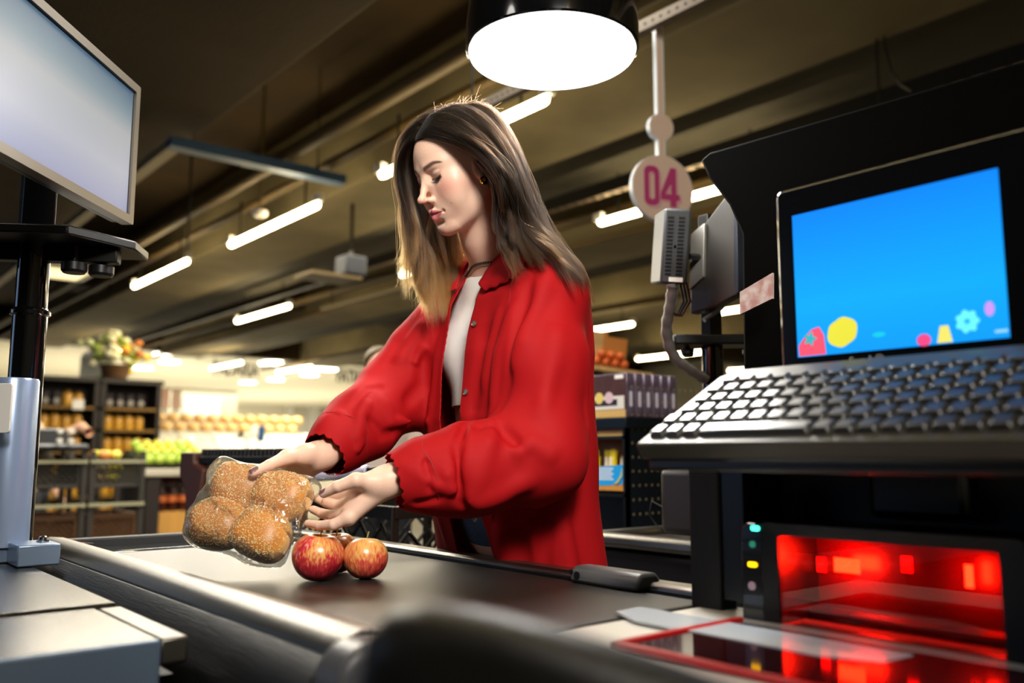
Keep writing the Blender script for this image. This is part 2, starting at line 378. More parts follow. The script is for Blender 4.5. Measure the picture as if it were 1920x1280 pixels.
t = thing('hanging_device', 'small blue box device hanging from the ceiling left of the hair tips', 'ceiling device')
c = P(658, 500, 9); M = Matrix.Translation(Vector(c))
MB().box(-.12, .12, -.12, .12, -.1, .1, M).build('housing', mat('device_blue', '#06101c', .7), t, bevel=.02)
MB().box(-.28, .28, -.2, .2, -.14, -.11, M @ Matrix.Translation((-.2, .1, 0))).build('bracket', M_pipe, t)
MB().cyl((0, 0, .1), (0, 0, 4.5-c[2]), .02, n=8, ) ; mbx = MB(); mbx.cyl(c+V(0, 0, .1), V(c[0], c[1], 4.5), .02, n=8); mbx.build('hanger', M_darkm, t)
# ---------------------------------------------------------------- big pendant lamp
PD = 2.05; pc = P(1035, 96, PD); pr = .197
t = thing('pendant_lamp', 'large black dome pendant lamp with glowing white disc above the woman', 'pendant lamp', pc)
Mp = Matrix.Translation(Vector(pc))
MB().lathe([(pr, -.004), (pr+.004, 0), (pr+.004, .05), (pr-.006, .13), (pr-.03, .2), (pr-.08, .25), (.05, .275), (.03, .32)], 64, Mp).build('lamp_shade', M_blackg, t)
MB().lathe([(pr-.006, -.012), (pr-.003, -.003)], 64, Mp).build('diffuser', mat('pendant_glow', '#ffffff', .5, emit='#fffdf5', es=7), t)
MB().cyl(pc+V(0, 0, .3), V(pc[0], pc[1], 4.5), .006, n=8).build('cord', M_black, t)
# ---------------------------------------------------------------- sign 04
SD = 3.4; sc_ = P(1240, 355, SD); ax = RT*math.cos(.35)+F0*math.sin(.35)
t = thing('lane_sign', 'round pale pink hanging sign reading 04 on a white rod', 'sign', sc_)
S = frame(sc_, ax, ZZ); k = SD/FPX
M_pink = mat('sign_pale', '#ecd3c6', .5); M_edge = mat('sign_edge', '#e9f2fb', .35); M_mag = mat('sign_magenta', '#c43a86', .5); M_lpk = mat('sign_outline', '#d98bb0', .5)
def disc_pair(nm, r, cy): 
    MB().prism(circ(r*k, 48, 0, cy*k), -.012, .012, S).build(nm, M_edge, t); MB().prism(circ(r*k-.002, 48, 0, cy*k), .0121, .0136, S).build('face', M_pink, t)
disc_pair('large_disc', 64.5, 0); disc_pair('small_disc', 26, 120)
MB().prism([(-8*k, 60*k), (8*k, 60*k), (8*k, 98*k), (-8*k, 98*k)], -.012, .012, S).build('connector', M_edge, t)
MB().prism([(-8*k, 140*k), (8*k, 140*k), (8*k, 330*k), (-8*k, 330*k)], -.012, .012, S).build('rod', M_edge, t)
MB().prism([(-7*k, 60*k), (5*k, 60*k), (5*k, 98*k), (-7*k, 98*k)], .0121, .013, S).prism([(-7*k, 140*k), (5*k, 140*k), (5*k, 330*k), (-7*k, 330*k)], .0121, .013, S).build('rod_face', M_pink, t)
def numeral(mb, h0, h1, ox=0, oy=0):
    o = rrect(32, 76, 12, 6, -24+ox, 3+oy); i_ = rrect(11, 52, 5, 6, -24+ox, 3+oy); n = len(o)
    vs = [(x*k, y*k, h1) for x, y in o+i_]+[(x*k, y*k, h0) for x, y in o]; fs = [(j, (j+1) % n, n+(j+1) % n, n+j) for j in range(n)]+[(j, 2*n+j, 2*n+(j+1) % n, (j+1) % n) for j in range(n)]
    mb.add(vs, fs, S)
    for poly in ([(16, 41), (28, 41), (28, -35), (14, -35), (14, -22), (17, -22)], [(16, 41), (17, 10), (5, -10), (14, -10), (14, -22), (-6, -22), (-6, -10)], [(28, -10), (35, -10), (35, -22), (28, -22)], [(14, -10), (17, -10), (17, -22), (14, -22)]):
        mb.prism([((x+ox)*k, (y+oy)*k) for x, y in poly], h0, h1, S)
mb = MB(); numeral(mb, .0137, .0143, 4, -4); mb.build('numeral_outline', M_lpk, t)
mb = MB(); numeral(mb, .0144, .0152, 2.2, -2.2); mb.build('numeral_gap', M_pink, t)
mb = MB(); numeral(mb, .0153, .0162); mb.build('numeral', M_mag, t)
rz = P(1232, 45, SD)[2]; rx = P(1232, 45, SD)[0]
t = thing('hanging_rail', 'perforated zinc rail that the 04 sign hangs from', 'rail', (rx, 1, rz))
MB().box(rx-.02, rx+.02, -1.5, 3.6, rz-.01, rz+.035).build('channel', mat('zinc_rail', '#7a7064', .5, .5), t)
mb = MB()
for j in range(60): mb.prism(circ(.007, 8), 0, .0008, frame((rx-.0209, 1.2+j*.04, rz+.012), (0, 1, 0), (0, 0, 1)))
mb.build('perforations', M_black, t)['kind'] = 'stuff'
for y in (-1, 3.3): MB().cyl((rx, y, rz+.03), (rx, y, 4.5), .006, n=6).build('hanger', M_darkm, t)
# ================================================================ the checkout lane
BZ = .83
t = thing('conveyor_checkout', 'checkout lane with dark conveyor belt and aluminium side rails', 'checkout counter', (.75, 1.2, 0))
LANE = t
MB().box(.515, 1.005, .78, 1.955, BZ-.03, BZ).build('belt', M_belt, t, bevel=.006)
prof = [(.395, .755), (.392, .79), (.402, .825), (.425, .848), (.455, .857), (.49, .855), (.513, .846), (.515, .8), (.5, .76)]
def along_y(prof, y0, y1): return MB().prism([(x, z) for x, z in prof], -y1, -y0, Matrix(((1, 0, 0, 0), (0, 0, -1, 0), (0, 1, 0, 0), (0, 0, 0, 1))))
along_y([(.438, .834), (.447, .848), (.468, .856), (.495, .853), (.513, .846), (.515, .81), (.47, .80)], .8, 2.12).build('side_rail', M_alu, t, smooth=50, bevel=.002)
along_y([(.43, .62), (.402, .67), (.392, .73), (.396, .78), (.412, .815), (.437, .834), (.47, .80), (.47, .62)], .8, 2.12).build('side_panel', M_alud, t, smooth=50, bevel=.003)
along_y([(1.01, .80), (1.01, .838), (1.016, .843), (1.046, .843), (1.052, .838), (1.052, .78)], -.6, 2.12).build('side_rail', M_alu, t, bevel=.002)
along_y([(1.006, .80), (1.006, .834), (1.0101, .834), (1.0101, .80)], -.1, 2.03).build('rubber_lip', M_black, t)
MB().box(.515, 1.009, 1.962, 2.085, BZ-.04, BZ+.003).build('end_plate', M_chrome, t, bevel=.003)
MB().box(.44, 1.052, 2.085, 2.125, BZ-.05, BZ+.02).build('end_bar', M_blackm, t, bevel=.004)
MB().prism(rrect(.10, .09, .04, 6, .462, .808), .0, .055, Matrix(((1, 0, 0, 0), (0, 0, -1, .80), (0, 1, 0, 0), (0, 0, 0, 1)))).build('rail_end_cap', mat('cap_grey', '#55565c', .35), t, bevel=.01, seg=3)
MB().prism(rrect(.10, .09, .04, 6, .445, .80), .0, .07, Matrix(((1, 0, 0, 0), (0, 0, -1, 2.19), (0, 1, 0, 0), (0, 0, 0, 1)))).build('rail_end_cap', M_blackm, t, bevel=.01, seg=3)
MB().box(.40, 1.05, -.6, 2.1, 0, .78).build('cabinet', M_blackm, t)
MB().box(.52, 1.005, -.5, .775, BZ-.03, BZ-.001).build('scanner_plate', mat('white_steel', '#dddad2', .3, .1), t, bevel=.004)
MB().prism([(-.18, 0), (.18, 0), (.175, .05), (.12, .075), (-.12, .075), (-.175, .05)], 0, .003, frame((.88, .62, BZ+.002), (0, 1, 0), (-1, 0, 0))).build('plastic_guide', mat('milky_plastic', '#dfe6ee', .12, trans=.3, ior=1.3), t)
# gate arm on far rail
g = onX(1120, 1100, 1.03); 
along_y([(.985, .83), (.985, .845), (.995, .856), (1.03, .856), (1.038, .845), (1.038, .83)], .90, 1.045).build('divider_arm', mat('arm_grey', '#5d5e60', .4, .3), t, bevel=.006)
MB().cyl((.984, 1.025, .843), (.982, 1.025, .843), .006, n=12).cyl((.984, 1.038, .847), (.982, 1.038, .847), .004, n=12).build('arm_screw', M_black, t)
# cashier-side steel counter
CZ = .828
t = thing('steel_side_counter', 'stainless steel packing counter with a blue grey front edge at lower left', 'counter', (0, 1.3, 0))
MB().box(-.9, .372, 1.29, 2.35, CZ-.02, CZ+.004).build('upper_plate', M_steel, t, bevel=.003)
MB().box(-.9, .345, 1.03, 1.285, CZ-.03, CZ).build('lower_plate', M_steel, t, bevel=.003)
MB().box(.347, .378, 1.03, 1.285, CZ-.03, CZ-.001).build('edge_strip', M_alu, t, bevel=.003)
MB().box(-.9, .345, 1.02, 1.031, CZ-.052, CZ).build('front_edge', M_blueg, t, bevel=.003)
MB().box(-.9, .38, 1.08, 2.35, 0, CZ-.052).build('cabinet', M_blackm, t)
# monitor pole
pb = onZ(24, 1050, CZ+.004); px_, py_ = pb[0], pb[1]
t = thing('monitor_pole', 'glossy black round pole with pale blue metal sleeve standing on steel counter', 'pole', (px_, py_, CZ+.004))
Mq = Matrix.Translation((px_, py_, 0))
MB().lathe([(.031, .862), (.031, 1.30), (.036, 1.303), (.036, 1.309), (.033, 1.31), (.0335, 1.312), (.031, 1.315), (.029, 1.316), (.029, 1.44)], 40, Mq).build('tube', M_blackg, t)
MB().box(-.11, .045, -.05, .05, .833, .861, Mq).box(-.02, .050, -.14, -.04, .833, .871, Mq).build('base_plate', M_blueg, t, bevel=.003)
MB().lathe([(.011, 0), (.011, .003), (.007, .003), (.007, .009), (.005, .011)], 12, Matrix.Translation((px_+.030, py_-.09, .871))).build('bolt', M_chrome, t)
MB().lathe([(.044, .861), (.044, 1.17), (.042, 1.175)], 40, Matrix.Translation((px_-.022, py_-.015, 0))).build('sleeve', mat('pale_blue_metal', '#9fb4d6', .25, .5), t)
# label plate facing the camera side
ex = RT; Ml = frame(P(6, 765, np.dot(pb-CAM, FW)-.07), ex, ZZ)
MB().prism(rrect(.034, .09, .006, 4), 0, .006, Ml).build('white_tag', M_white, t, bevel=.001)
# pole shelf
sz = 1.44
MB().prism([(-.17, -.12), (.10, -.12), (.19, .0), (.19, .10), (-.17, .10)], 0, .018, Matrix.Translation((px_, py_, sz)) @ Matrix.Rotation(-.55, 4, 'Z')).build('shelf', M_black, t, bevel=.003)
MB().box(-.12, .16, -.015, .015, -.03, 0, Matrix.Translation((px_, py_, sz)) @ Matrix.Rotation(-.55, 4, 'Z')).build('shelf_bracket', M_darkm, t, bevel=.003)
for dx in (.06, .11): MB().lathe([(.02, -.055), (.024, -.05), (.024, -.035), (.008, -.03), (.008, 0)], 16, Matrix.Translation((px_+dx, py_-.06, sz))).build('knob', M_black, t)
MB().box(px_-.03, px_+.03, py_-.02, py_+.02, sz+.018, 1.85).build('mast', M_black, t, bevel=.004)
# left monitor
TR = P(262, 150, 1.78); BR = P(250, 422, 1.78+.0); hh = TR[2]-BR[2]
dirv = F0*math.cos(math.radians(2.4))+RT*math.sin(math.radians(2.4)); nrm = np.cross(dirv, ZZ); nrm = nrm if nrm@RT > 0 else -nrm
W_ = .50; H_ = hh; cen = BR+V(0, 0, H_/2)-dirv*W_/2
Mm = frame(cen, -dirv, ZZ)   # local z = nrm ?
if (Mm.col[2].to_3d()).dot(Vector(nrm)) < 0: Mm = frame(cen, dirv, ZZ)
t = thing('flat_monitor', 'large flat monitor with silver bezel showing a pale grey screen', 'monitor', cen)
b_ = .017
o_ = rrect(W_, H_, .004, 2); i_ = rrect(W_-2*b_, H_-2*b_, .002, 2); n = len(o_)
mb = MB(); vs = [(x, y, 0) for x, y in o_]+[(x, y, .0) for x, y in i_]+[(x, y, -.006) for x, y in i_]+[(x, y, -.022) for x, y in o_]
fs = [(j, (j+1) % n, n+(j+1) % n, n+j) for j in range(n)]+[(n+j, n+(j+1) % n, 2*n+(j+1) % n, 2*n+j) for j in range(n)]+[(3*n+j, 3*n+(j+1) % n, (j+1) % n, j) for j in range(n)]
mb.add(vs, fs, Mm); mb.build('bezel', mat('silver_bezel', '#7d766c', .38, .6), t, smooth=20)
MB().prism([(-W_/2+.004, -H_/2+.004), (W_/2-.004, -H_/2+.004), (W_/2-.004, H_/2-.004), (-W_/2+.004, H_/2-.004)], -.045, -.02, Mm).build('back_shell', M_black, t, bevel=.006)
m = bpy.data.materials.new('grey_screen'); m.use_nodes = True; nt = m.node_tree; bs = nt.nodes['Principled BSDF']
tc = nt.nodes.new('ShaderNodeTexCoord'); sep = nt.nodes.new('ShaderNodeSeparateXYZ'); nt.links.new(tc.outputs['Generated'], sep.inputs[0])
rp = nt.nodes.new('ShaderNodeValToRGB'); el = rp.color_ramp.elements; el[0].position = 0; el[0].color = (*lin('#8f94b4'), 1); el[1].position = 1; el[1].color = (*lin('#2f5672'), 1)
for p_, c_ in ((.3, '#a9acb8'), (.62, '#a3a6a8'), (.8, '#6f8590')): e_ = el.new(p_); e_.color = (*lin(c_), 1)
nt.links.new(sep.outputs['Z'], rp.inputs[0]); nt.links.new(rp.outputs[0], bs.inputs['Emission Color']); bs.inputs['Emission Strength'].default_value = .62
bs.inputs['Base Color'].default_value = (.01, .01, .012, 1); bs.inputs['Roughness'].default_value = .35
MB().prism([(-W_/2+b_+.003, -H_/2+b_+.003), (W_/2-b_-.003, -H_/2+b_+.003), (W_/2-b_-.003, H_/2-b_-.003), (-W_/2+b_+.003, H_/2-b_-.003)], -.0065, -.0055, Mm).build('screen', m, t, smooth=None)
MB().prism([(-W_/2+b_, -H_/2+b_), (W_/2-b_, -H_/2+b_), (W_/2-b_, H_/2-b_), (-W_/2+b_, H_/2-b_)], -.0075, -.007, Mm).build('screen_gasket', M_black, t, smooth=None)
arm_to = V(px_, py_, cen[2]); MB().tube([cen-nrm*.04, (cen-nrm*.04+arm_to)/2+V(0, 0, -.01), arm_to], .018).build('mount_arm', M_black, t)
# red pen on the counter
a = onZ(45, 1030, CZ+.012)+V(0, 0, .0); 
t = thing('red_pen', 'thin red pen lying beside the pole base', 'pen', a)
pe = onZ(90, 1027, CZ+.06)
MB().cyl(a, a+V(.12, .03, 0), .005, n=10).build('barrel', M_red, t)
MB().cyl(a+V(.12, .03, 0), a+V(.14, .035, 0), .005, .002, n=10).build('tip', M_black, t)
# ================================================================ till of this lane (right)
SX = 1.0
c0 = onX(1485, 405, SX); c1 = onX(1870, 322, SX); c2 = onX(1893, 632, SX)
sy0, sy1, sz0, sz1 = c1[1], c0[1], c2[2], c0[2]
t = thing('touch_screen_till', 'black touch screen till showing a bright blue screen with fruit pictures', 'monitor', (SX+.03, (sy0+sy1)/2, sz0-.05))
Ms = frame((SX, (sy0+sy1)/2, (sz0+sz1)/2), (0, -1, 0), (0, 0, 1)); sw = sy1-sy0; sh = sz1-sz0  # local z = -X
MB().prism(rrect(sw+.075, sh+.085, .012, 5, .012, -.003), -.035, -.002, Ms).build('housing', M_blackg, t, bevel=.004)
m = bpy.data.materials.new('blue_screen'); m.use_nodes = True; nt = m.node_tree; bs = nt.nodes['Principled BSDF']
tc = nt.nodes.new('ShaderNodeTexCoord'); sep = nt.nodes.new('ShaderNodeSeparateXYZ'); nt.links.new(tc.outputs['Generated'], sep.inputs[0])
rp = nt.nodes.new('ShaderNodeValToRGB'); el = rp.color_ramp.elements; el[0].color = (*lin('#0f9cff'), 1); el[1].color = (*lin('#0a86ff'), 1); e_ = el.new(.35); e_.color = (*lin('#10aaff'), 1)
nt.links.new(sep.outputs['Z'], rp.inputs[0]); nt.links.new(rp.outputs[0], bs.inputs['Emission Color']); bs.inputs['Emission Strength'].default_value = .68
bs.inputs['Base Color'].default_value = (.005, .005, .006, 1); bs.inputs['Roughness'].default_value = .04
MB().prism([(-sw/2, -sh/2), (sw/2, -sh/2), (sw/2, sh/2), (-sw/2, sh/2)], -.002, 0.0, Ms).build('screen', m, t, smooth=None)
def icon(nm, poly, colr, h=.0006): MB().prism(poly, .0002, h, Ms).build(nm, mat('icon_'+colr, colr, .1, emit=colr, es=.5), t, smooth=None)
def blob(cx, cy, rx, ry, n=28, f=lambda a: 1): return [(cx+rx*f(2*PI*i/n)*math.cos(2*PI*i/n), cy+ry*f(2*PI*i/n)*math.sin(2*PI*i/n)) for i in range(n)]
u0 = -sw/2; v0 = -sh/2
icon('tomato_picture', [(u0+.003, v0+.001), (u0+.002, v0+.014), (u0+.012, v0+.026), (u0+.022, v0+.034), (u0+.032, v0+.036), (u0+.038, v0+.025), (u0+.04, v0+.001)], '#d04a62')
icon('tomato_leaf_picture', blob(u0+.019, v0+.022, .007, .007, 20, lambda a: 1+.4*math.cos(5*a)), '#2d9aa8', .0009)
icon('lemon_picture', blob(u0+.063, v0+.026, .019, .019, 28, lambda a: 1+.12*math.cos(2*(a-.5))**3), '#c4c03a')
icon('strawberry_picture', blob(u0+.163, v0+.006, .008, .007), '#d4447a')
icon('glass_picture', [(u0+.178, v0+.001), (u0+.195, v0+.001), (u0+.191, v0+.02), (u0+.182, v0+.02)], '#d6cf62')
icon('flower_picture', blob(u0+.212, v0+.022, .012, .012, 48, lambda a: 1+.12*math.cos(7*a)), '#63dcff')
icon('flower_centre_picture', blob(u0+.212, v0+.022, .003, .003), '#1fa4e6', .0009)
icon('sweet_picture', blob(u0+.236, v0+.033, .005, .008), '#b98ae6')
icon('leaf_picture', blob(u0+.11, v0+.018, .008, .003), '#18b0c8')
icon('caption_bar', [(u0+.24, v0+.006), (u0+.253, v0+.006), (u0+.253, v0+.009), (u0+.24, v0+.009)], '#8fc8ff')
text('Sweda®', .013, Ms @ Matrix.Translation((-.035, -sh/2-.011, .0)), mat('bezel_print', '#8f8f88', .5), t, 'maker_name', .0004)
MB().box(SX+.03, SX+.09, (sy0+sy1)/2-.06, (sy0+sy1)/2+.06, sz0-.2, sz0+.12).build('stand', M_black, t, bevel=.01)
# dark hood / partition behind the till
hx = 1.32
M_hood = mat('hood_black', '#020202', .8, spec=.04)
pts = [onX(x, y, hx) for x, y in ((1312, 300), (1330, 284), (1345, 280), (1920, 112), (2150, 40), (2150, 800), (1398, 800), (1393, 700), (1390, 440), (1366, 385), (1328, 335))]
Mh = frame((hx, 0, 0), (0, -1, 0), (0, 0, 1))
t = thing('till_back_panel', 'tall matt black panel standing behind the touch screen till', 'panel', (hx+.03, .5, .84))
MB().prism([(-p_[1], p_[2]) for p_ in pts], -.06, 0, Mh).build('panel', M_hood, t, bevel=.006)
MB().prism([(-.86, .0), (-.35, .0), (-.35, 1.2), (-.86, 1.2)], -.055, -.005, Mh).build('foot', M_black, t)
ps = [onX(x, y, hx-.05) for x, y in ((1391, 548), (1452, 512), (1452, 560), (1391, 590))]
MB().prism([(-p_[1], p_[2]) for p_ in ps], .051, .056, Mh).build('sticker', mat('sticker_pink', '#b98a80', .3, .2, col2='#d8c8c0', vscale=60), t)
# keyboard
kx0, kz0 = .80, 1.049; kx1, kz1 = .965, 1.142; KY1 = .715; KY0 = .10
t = thing('till_keyboard', 'black keyboard with pale worn keys mounted under the blue screen', 'keyboard', (.88, .4, 1.03))
sl = V(kx1-kx0, 0, kz1-kz0); L_ = np.linalg.norm(sl)
Mk = frame((kx0, KY1, kz0), (0, -1, 0), sl)  # x runs to the right, y up the slope, z out
if Mk.col[2][2] < 0: Mk = frame((kx0, KY1, kz0), (0, -1, 0), sl)
MB().prism([(-.006, -.012), (.60, -.012), (.60, L_), (.02, L_), (.0, L_-.02)], -.022, 0, Mk).build('tray', mat('keyboard_body', '#3a372f', .35, .1), t, bevel=.003)
M_key = mat('key_cap', '#2c2a26', .3, coat=.15)
def keycap(mb, x, y, w, h, z0=0, z1=.007):
    g_ = .0015
    b = [(x+g_, y+g_), (x+w-g_, y+g_), (x+w-g_, y+h-g_), (x+g_, y+h-g_)]; tt = [(x+.0035, y+.0045), (x+w-.0035, y+.0045), (x+w-.0035, y+h-.002), (x+.0035, y+h-.002)]
    mb.add([(p[0], p[1], z0) for p in b]+[(p[0], p[1], z1) for p in tt], [(4, 5, 6, 7), (0, 1, 5, 4), (1, 2, 6, 5), (2, 3, 7, 6), (3, 0, 4, 7)], Mk)
rows = [(0, .024, [1, 1, 1, 6]+[1]*9), (.0, .024, [1.0]*18), (.008, .023, [1.1]+[1]*16), (.011, .023, [1.0]*17), (.012, .023, [1.0]*17), (.02, .020, [1.0]*16)]
y = .001; nk = 0
for (x0, rh, ws) in rows:
    x = .004+x0
    for w in ws:
        w_ = w*.0235
        if x+w_ > .56: break
        mb = MB(); keycap(mb, x, y, w_, rh); o = mb.build('key', M_key, t, bevel=.0012, seg=1); x += w_+.0008; nk += 1
    y += rh+.0035
MB().box(.80, 1.12, .08, .71, 1.012, 1.026).build('shelf', M_black, t, bevel=.004)
# stand below keyboard
t = thing('till_pedestal', 'dark box pedestal carrying the till above the scanner', 'pedestal', (1.0, .4, BZ))
MB().box(.965, 1.0, .735, .785, BZ-.04, 1.012).build('side_plate', M_blackm, t, bevel=.003)
MB().box(1.06, 1.12, .06, .74, BZ+.013, 1.012).build('back_plate', M_blackm, t)
MB().box(.97, 1.06, .70, .735, BZ+.013, 1.012).build('inner_plate', M_black, t)
mb = MB()
for y_, z_ in ((.69, .99), (.665, .99)): mb.sphere((1.058, y_, z_-.05), .0016, 8)
mb.build('screws', M_chrome, t)
# scanner
xs = .95
t = thing('barcode_scanner', 'black upright barcode scanner glowing red behind its glass window', 'scanner', (xs, .5, BZ))
W0 = onX(1440, 985, xs); W1 = onX(1905, 1015, xs); W2 = onX(1905, 1300, xs); W3 = onX(1478, 1218, xs)
yA, yB = W0[1], W1[1]; zT = W0[2]; zB = .80
Mc = frame((xs, 0, 0), (0, -1, 0), (0, 0, 1))
o_ = rrect(yA-yB+.02, zT-zB+.008, .008, 4, -(yA+yB)/2, (zT+zB)/2); i_ = rrect(yA-yB-.03, zT-zB-.02, .004, 4, -(yA+yB)/2-.0, (zT+zB)/2); n = len(o_)
mb = MB(); vs = [(x, z, .006) for x, z in o_]+[(x, z, .004) for x, z in i_]+[(x, z, -.09) for x, z in i_]+[(x, z, -.092) for x, z in o_]
fs = [(j, (j+1) % n, n+(j+1) % n, n+j) for j in range(n)]+[(n+j, n+(j+1) % n, 2*n+(j+1) % n, 2*n+j) for j in range(n)]+[(3*n+j, 3*n+(j+1) % n, (j+1) % n, j) for j in range(n)]
mb.add(vs, fs, Mc); mb.build('housing', M_black, t, smooth=30)
MB().prism(i_, -.088, -.084, Mc).build('red_back', mat('painted_red_glow', '#380404', .3), t)  # back coloured dark red to carry the red glow of the lamps
MB().prism(i_, -.001, .001, Mc).build('window_glass', mat('red_glass', '#ff8a80', .02, trans=1., ior=1.45), t)
def led(nm, x, y, w, h, dx, colr, es):
    q = onX(x, y, xs+dx); MB().box(xs+dx, xs+dx+.002, q[1]-w/2, q[1]+w/2, q[2]-h/2, q[2]+h/2).build(nm, mat('led_'+nm+colr, '#200000', .5, emit=colr, es=es), t)
led('red_lamp', 1588, 1060, .033, .017, .06, '#ff2a10', 320); led('red_lamp', 1817, 1080, .008, .024, .06, '#ff2a10', 320)
led('red_lamp', 1700, 1058, .012, .018, .075, '#ff0a08', 3); led('red_lamp', 1540, 1058, .012, .018, .075, '#ff0a08', 3)
MB().box(xs+.0, xs+.02, yA-.03, yB+.02, BZ-.004, BZ+.0).build('glass_base', M_chrome, t)
# status light column
q = onX(1413, 1090, xs-.004)
MB().prism(rrect(.034, zT-.815+.004, .012, 5, -q[1], (zT+.815)/2), -.06, .006, Mc).build('status_column', mat('column_black', '#0d0c0c', .2, coat=.5), t, bevel=.003)
for (x, y, w, h, colr, es, nm) in ((1416, 990, .012, .006, '#3affc0', 3., 'green_light'), (1411, 1020, .008, .008, '#2f8a6a', .5, 'green_light'), (1411, 1058, .013, .006, '#ffb400', 2.2, 'amber_light'), (1410, 1098, .010, .010, '#a88a90', .35, 'symbol_light')):
    q = onX(x, y, xs-.007); MB().prism(rrect(w, h, h*.45, 4, -q[1], q[2]), .0065, .008, Mc).build(nm, mat('lamp_'+colr, '#101010', .4, emit=colr, es=es), t)
MB().prism([(-W0[1]-.05, .84), (-W0[1]-.028, .93), (-W0[1]-.012, .935), (-W0[1]-.02, .84)], -.05, -.03, Mc).build('orange_cable', mat('orange_plastic', '#a8481e', .4), t, bevel=.004)
# horizontal scanner glass with red edge
MB().box(.70, .90, .20, .66, BZ+.0, BZ+.004).build('glass_platter', mat('platter', '#331012', .08, .2), t, bevel=.002)
MB().box(.69, .70, .19, .67, BZ, BZ+.007).box(.69, .91, .66, .67, BZ, BZ+.007).build('platter_rim', M_red, t, bevel=.002)
# ================================================================ blurred chair back in the foreground
cpts = [P(x, y, d) for x, y, d in ((672, 1420, .47), (676, 1280, .465), (690, 1190, .46), (735, 1143, .455), (810, 1130, .45), (900, 1140, .44), (1010, 1165, .43), (1150, 1205, .42), (1300, 1255, .41), (1450, 1310, .40), (1600, 1400, .39))]
t = thing('office_chair', 'black padded office chair back rising blurred in the near foreground', 'chair', (cpts[4][0]+.1, cpts[4][1]-.1, 0))
ctr = P(1150, 1800, .43)
mb = MB(); rings = []
n1 = len(cpts); sec = 10; vs = []; fs = []
nrmc = -F0
for i, p_ in enumerate(cpts):
    out = p_-ctr; out = out-F0*(out@F0); out /= np.linalg.norm(out)
    for kk in range(sec):
        a = PI*kk/(sec-1); vs.append(tuple(p_-out*.022+out*.022*math.sin(a)+F0*.026*(-math.cos(a))))
    vs.append(tuple(p_-out*.09-F0*.034)); vs.append(tuple(p_-out*.09+F0*.030))
st = sec+2
order = [sec]+list(range(sec))+[sec+1]
for i in range(n1-1):
    for a_, b_2 in zip(order[:-1], order[1:]): fs.append((i*st+a_, (i+1)*st+a_, (i+1)*st+b_2, i*st+b_2))
mb.add(vs, fs)
cf = np.mean(cpts, 0); f1 = [tuple(p_-0) for p_ in cpts]
def inner(side): return [tuple((p_-((p_-ctr)-F0*((p_-ctr)@F0))/np.linalg.norm((p_-ctr)-F0*((p_-ctr)@F0))*.085)+F0*side) for p_ in cpts]
for side in (-.034, .030):
    ii = inner(side); cc = tuple(ctr+F0*side); mb.add(ii+[cc], [(j, j+1, len(ii)) for j in range(len(ii)-1)])
mb.build('backrest', mat('chair_leatherette', '#1c1a17', .45, bump=.1, bscale=200), t, smooth=60)
hx_, hy_ = ctr[0], ctr[1]
MB().cyl((hx_-.02, hy_-.05, .12), (hx_-.02, hy_-.05, .46), .025, n=16).build('gas_column', M_darkm, t)
MB().prism(rrect(.40, .38, .08, 6), .46, .53, Matrix.Translation((hx_-.20, hy_-.21, 0)) @ Matrix.Rotation(-YAW, 4, 'Z')).build('seat', mat('chair_leatherette'), t, bevel=.02, seg=3)
hx_ -= .17; hy_ -= .15
MB().tube([(hx_, hy_-.05, .45), (hx_+.13, hy_+.12, .47), (hx_+.165, hy_+.155, .75)], .02).build('back_support', M_darkm, t)
for k in range(5):
    a = 2*PI*k/5; MB().tube([(hx_-.02, hy_-.05, .12), (hx_-.02+.27*math.cos(a), hy_-.05+.27*math.sin(a), .06)], [.022, .014]).sphere((hx_-.02+.27*math.cos(a), hy_-.05+.27*math.sin(a), .028), .028, 10).build('leg', M_black, t)
# ================================================================ the woman
O_ = F0*1.80; BF = -.84*RT-.54*F0; BL = .54*RT-.84*F0; BF = BF/np.linalg.norm(BF); BL = BL-BF*(BL@BF); BL /= np.linalg.norm(BL)
def B(x, y, z): return O_+BL*x+BF*y+V(0, 0, z)
BM = np.stack([BL, BF, ZZ], 1)
def toB(p): return (p-O_)@BM
HP = V(.9671, 1.2867, 1.5611)
hf = -.885*RT-.37*F0-.30*ZZ; hf /= np.linalg.norm(hf); hu = V(-.3383, -.0425, .9401); hu = hu-hf*(hu@hf); hu /= np.linalg.norm(hu)
hl = np.cross(hf, hu); hl = hl if hl@F0 < 0 else -hl
HM = np.stack([hl, hf, hu], 1)
_pv = HP+HM@V(0, .05, -.08); _c, _s = math.cos(math.radians(6.5)), math.sin(math.radians(6.5)); hf, hu = hf*_c-hu*_s, hu*_c+hf*_s
_HM0 = HM; HM = np.stack([hl, hf, hu], 1); HP = _pv+HM@(_HM0.T@(HP-_pv))
_pv = HP+HM@V(0, .03, -.05); _c, _s = math.cos(math.radians(9)), math.sin(math.radians(9)); hf, hl = hf*_c+hl*_s, hl*_c-hf*_s
_HM0 = HM; HM = np.stack([hl, hf, hu], 1); HP = _pv+HM@(_HM0.T@(HP-_pv))-RT*.005
def H(x, y, z): return HP+HM@(V(x, y, z)/100)      # head frame in centimetres: x to her left, y forward, z up
def hcone(F, a, b, r1, r2, k=0, op='u', sym=True):
    for s in ((1, -1) if sym and (a[0] or b[0]) else (1,)):
        F.cone(H(a[0]*s, a[1], a[2]), H(b[0]*s, b[1], b[2]), r1/100, r2/100, k/100, op)
def hell(F, c, r, k=0, op='u', sym=True, rot=None):
    for s in ((1, -1) if sym and c[0] else (1,)):
        M = HM if rot is None else HM @ np.array(Euler((rot[0], rot[1]*s, rot[2]*s)).to_matrix())
        F.ell(H(c[0]*s, c[1], c[2]), V(*r)/100, k/100, op, M)
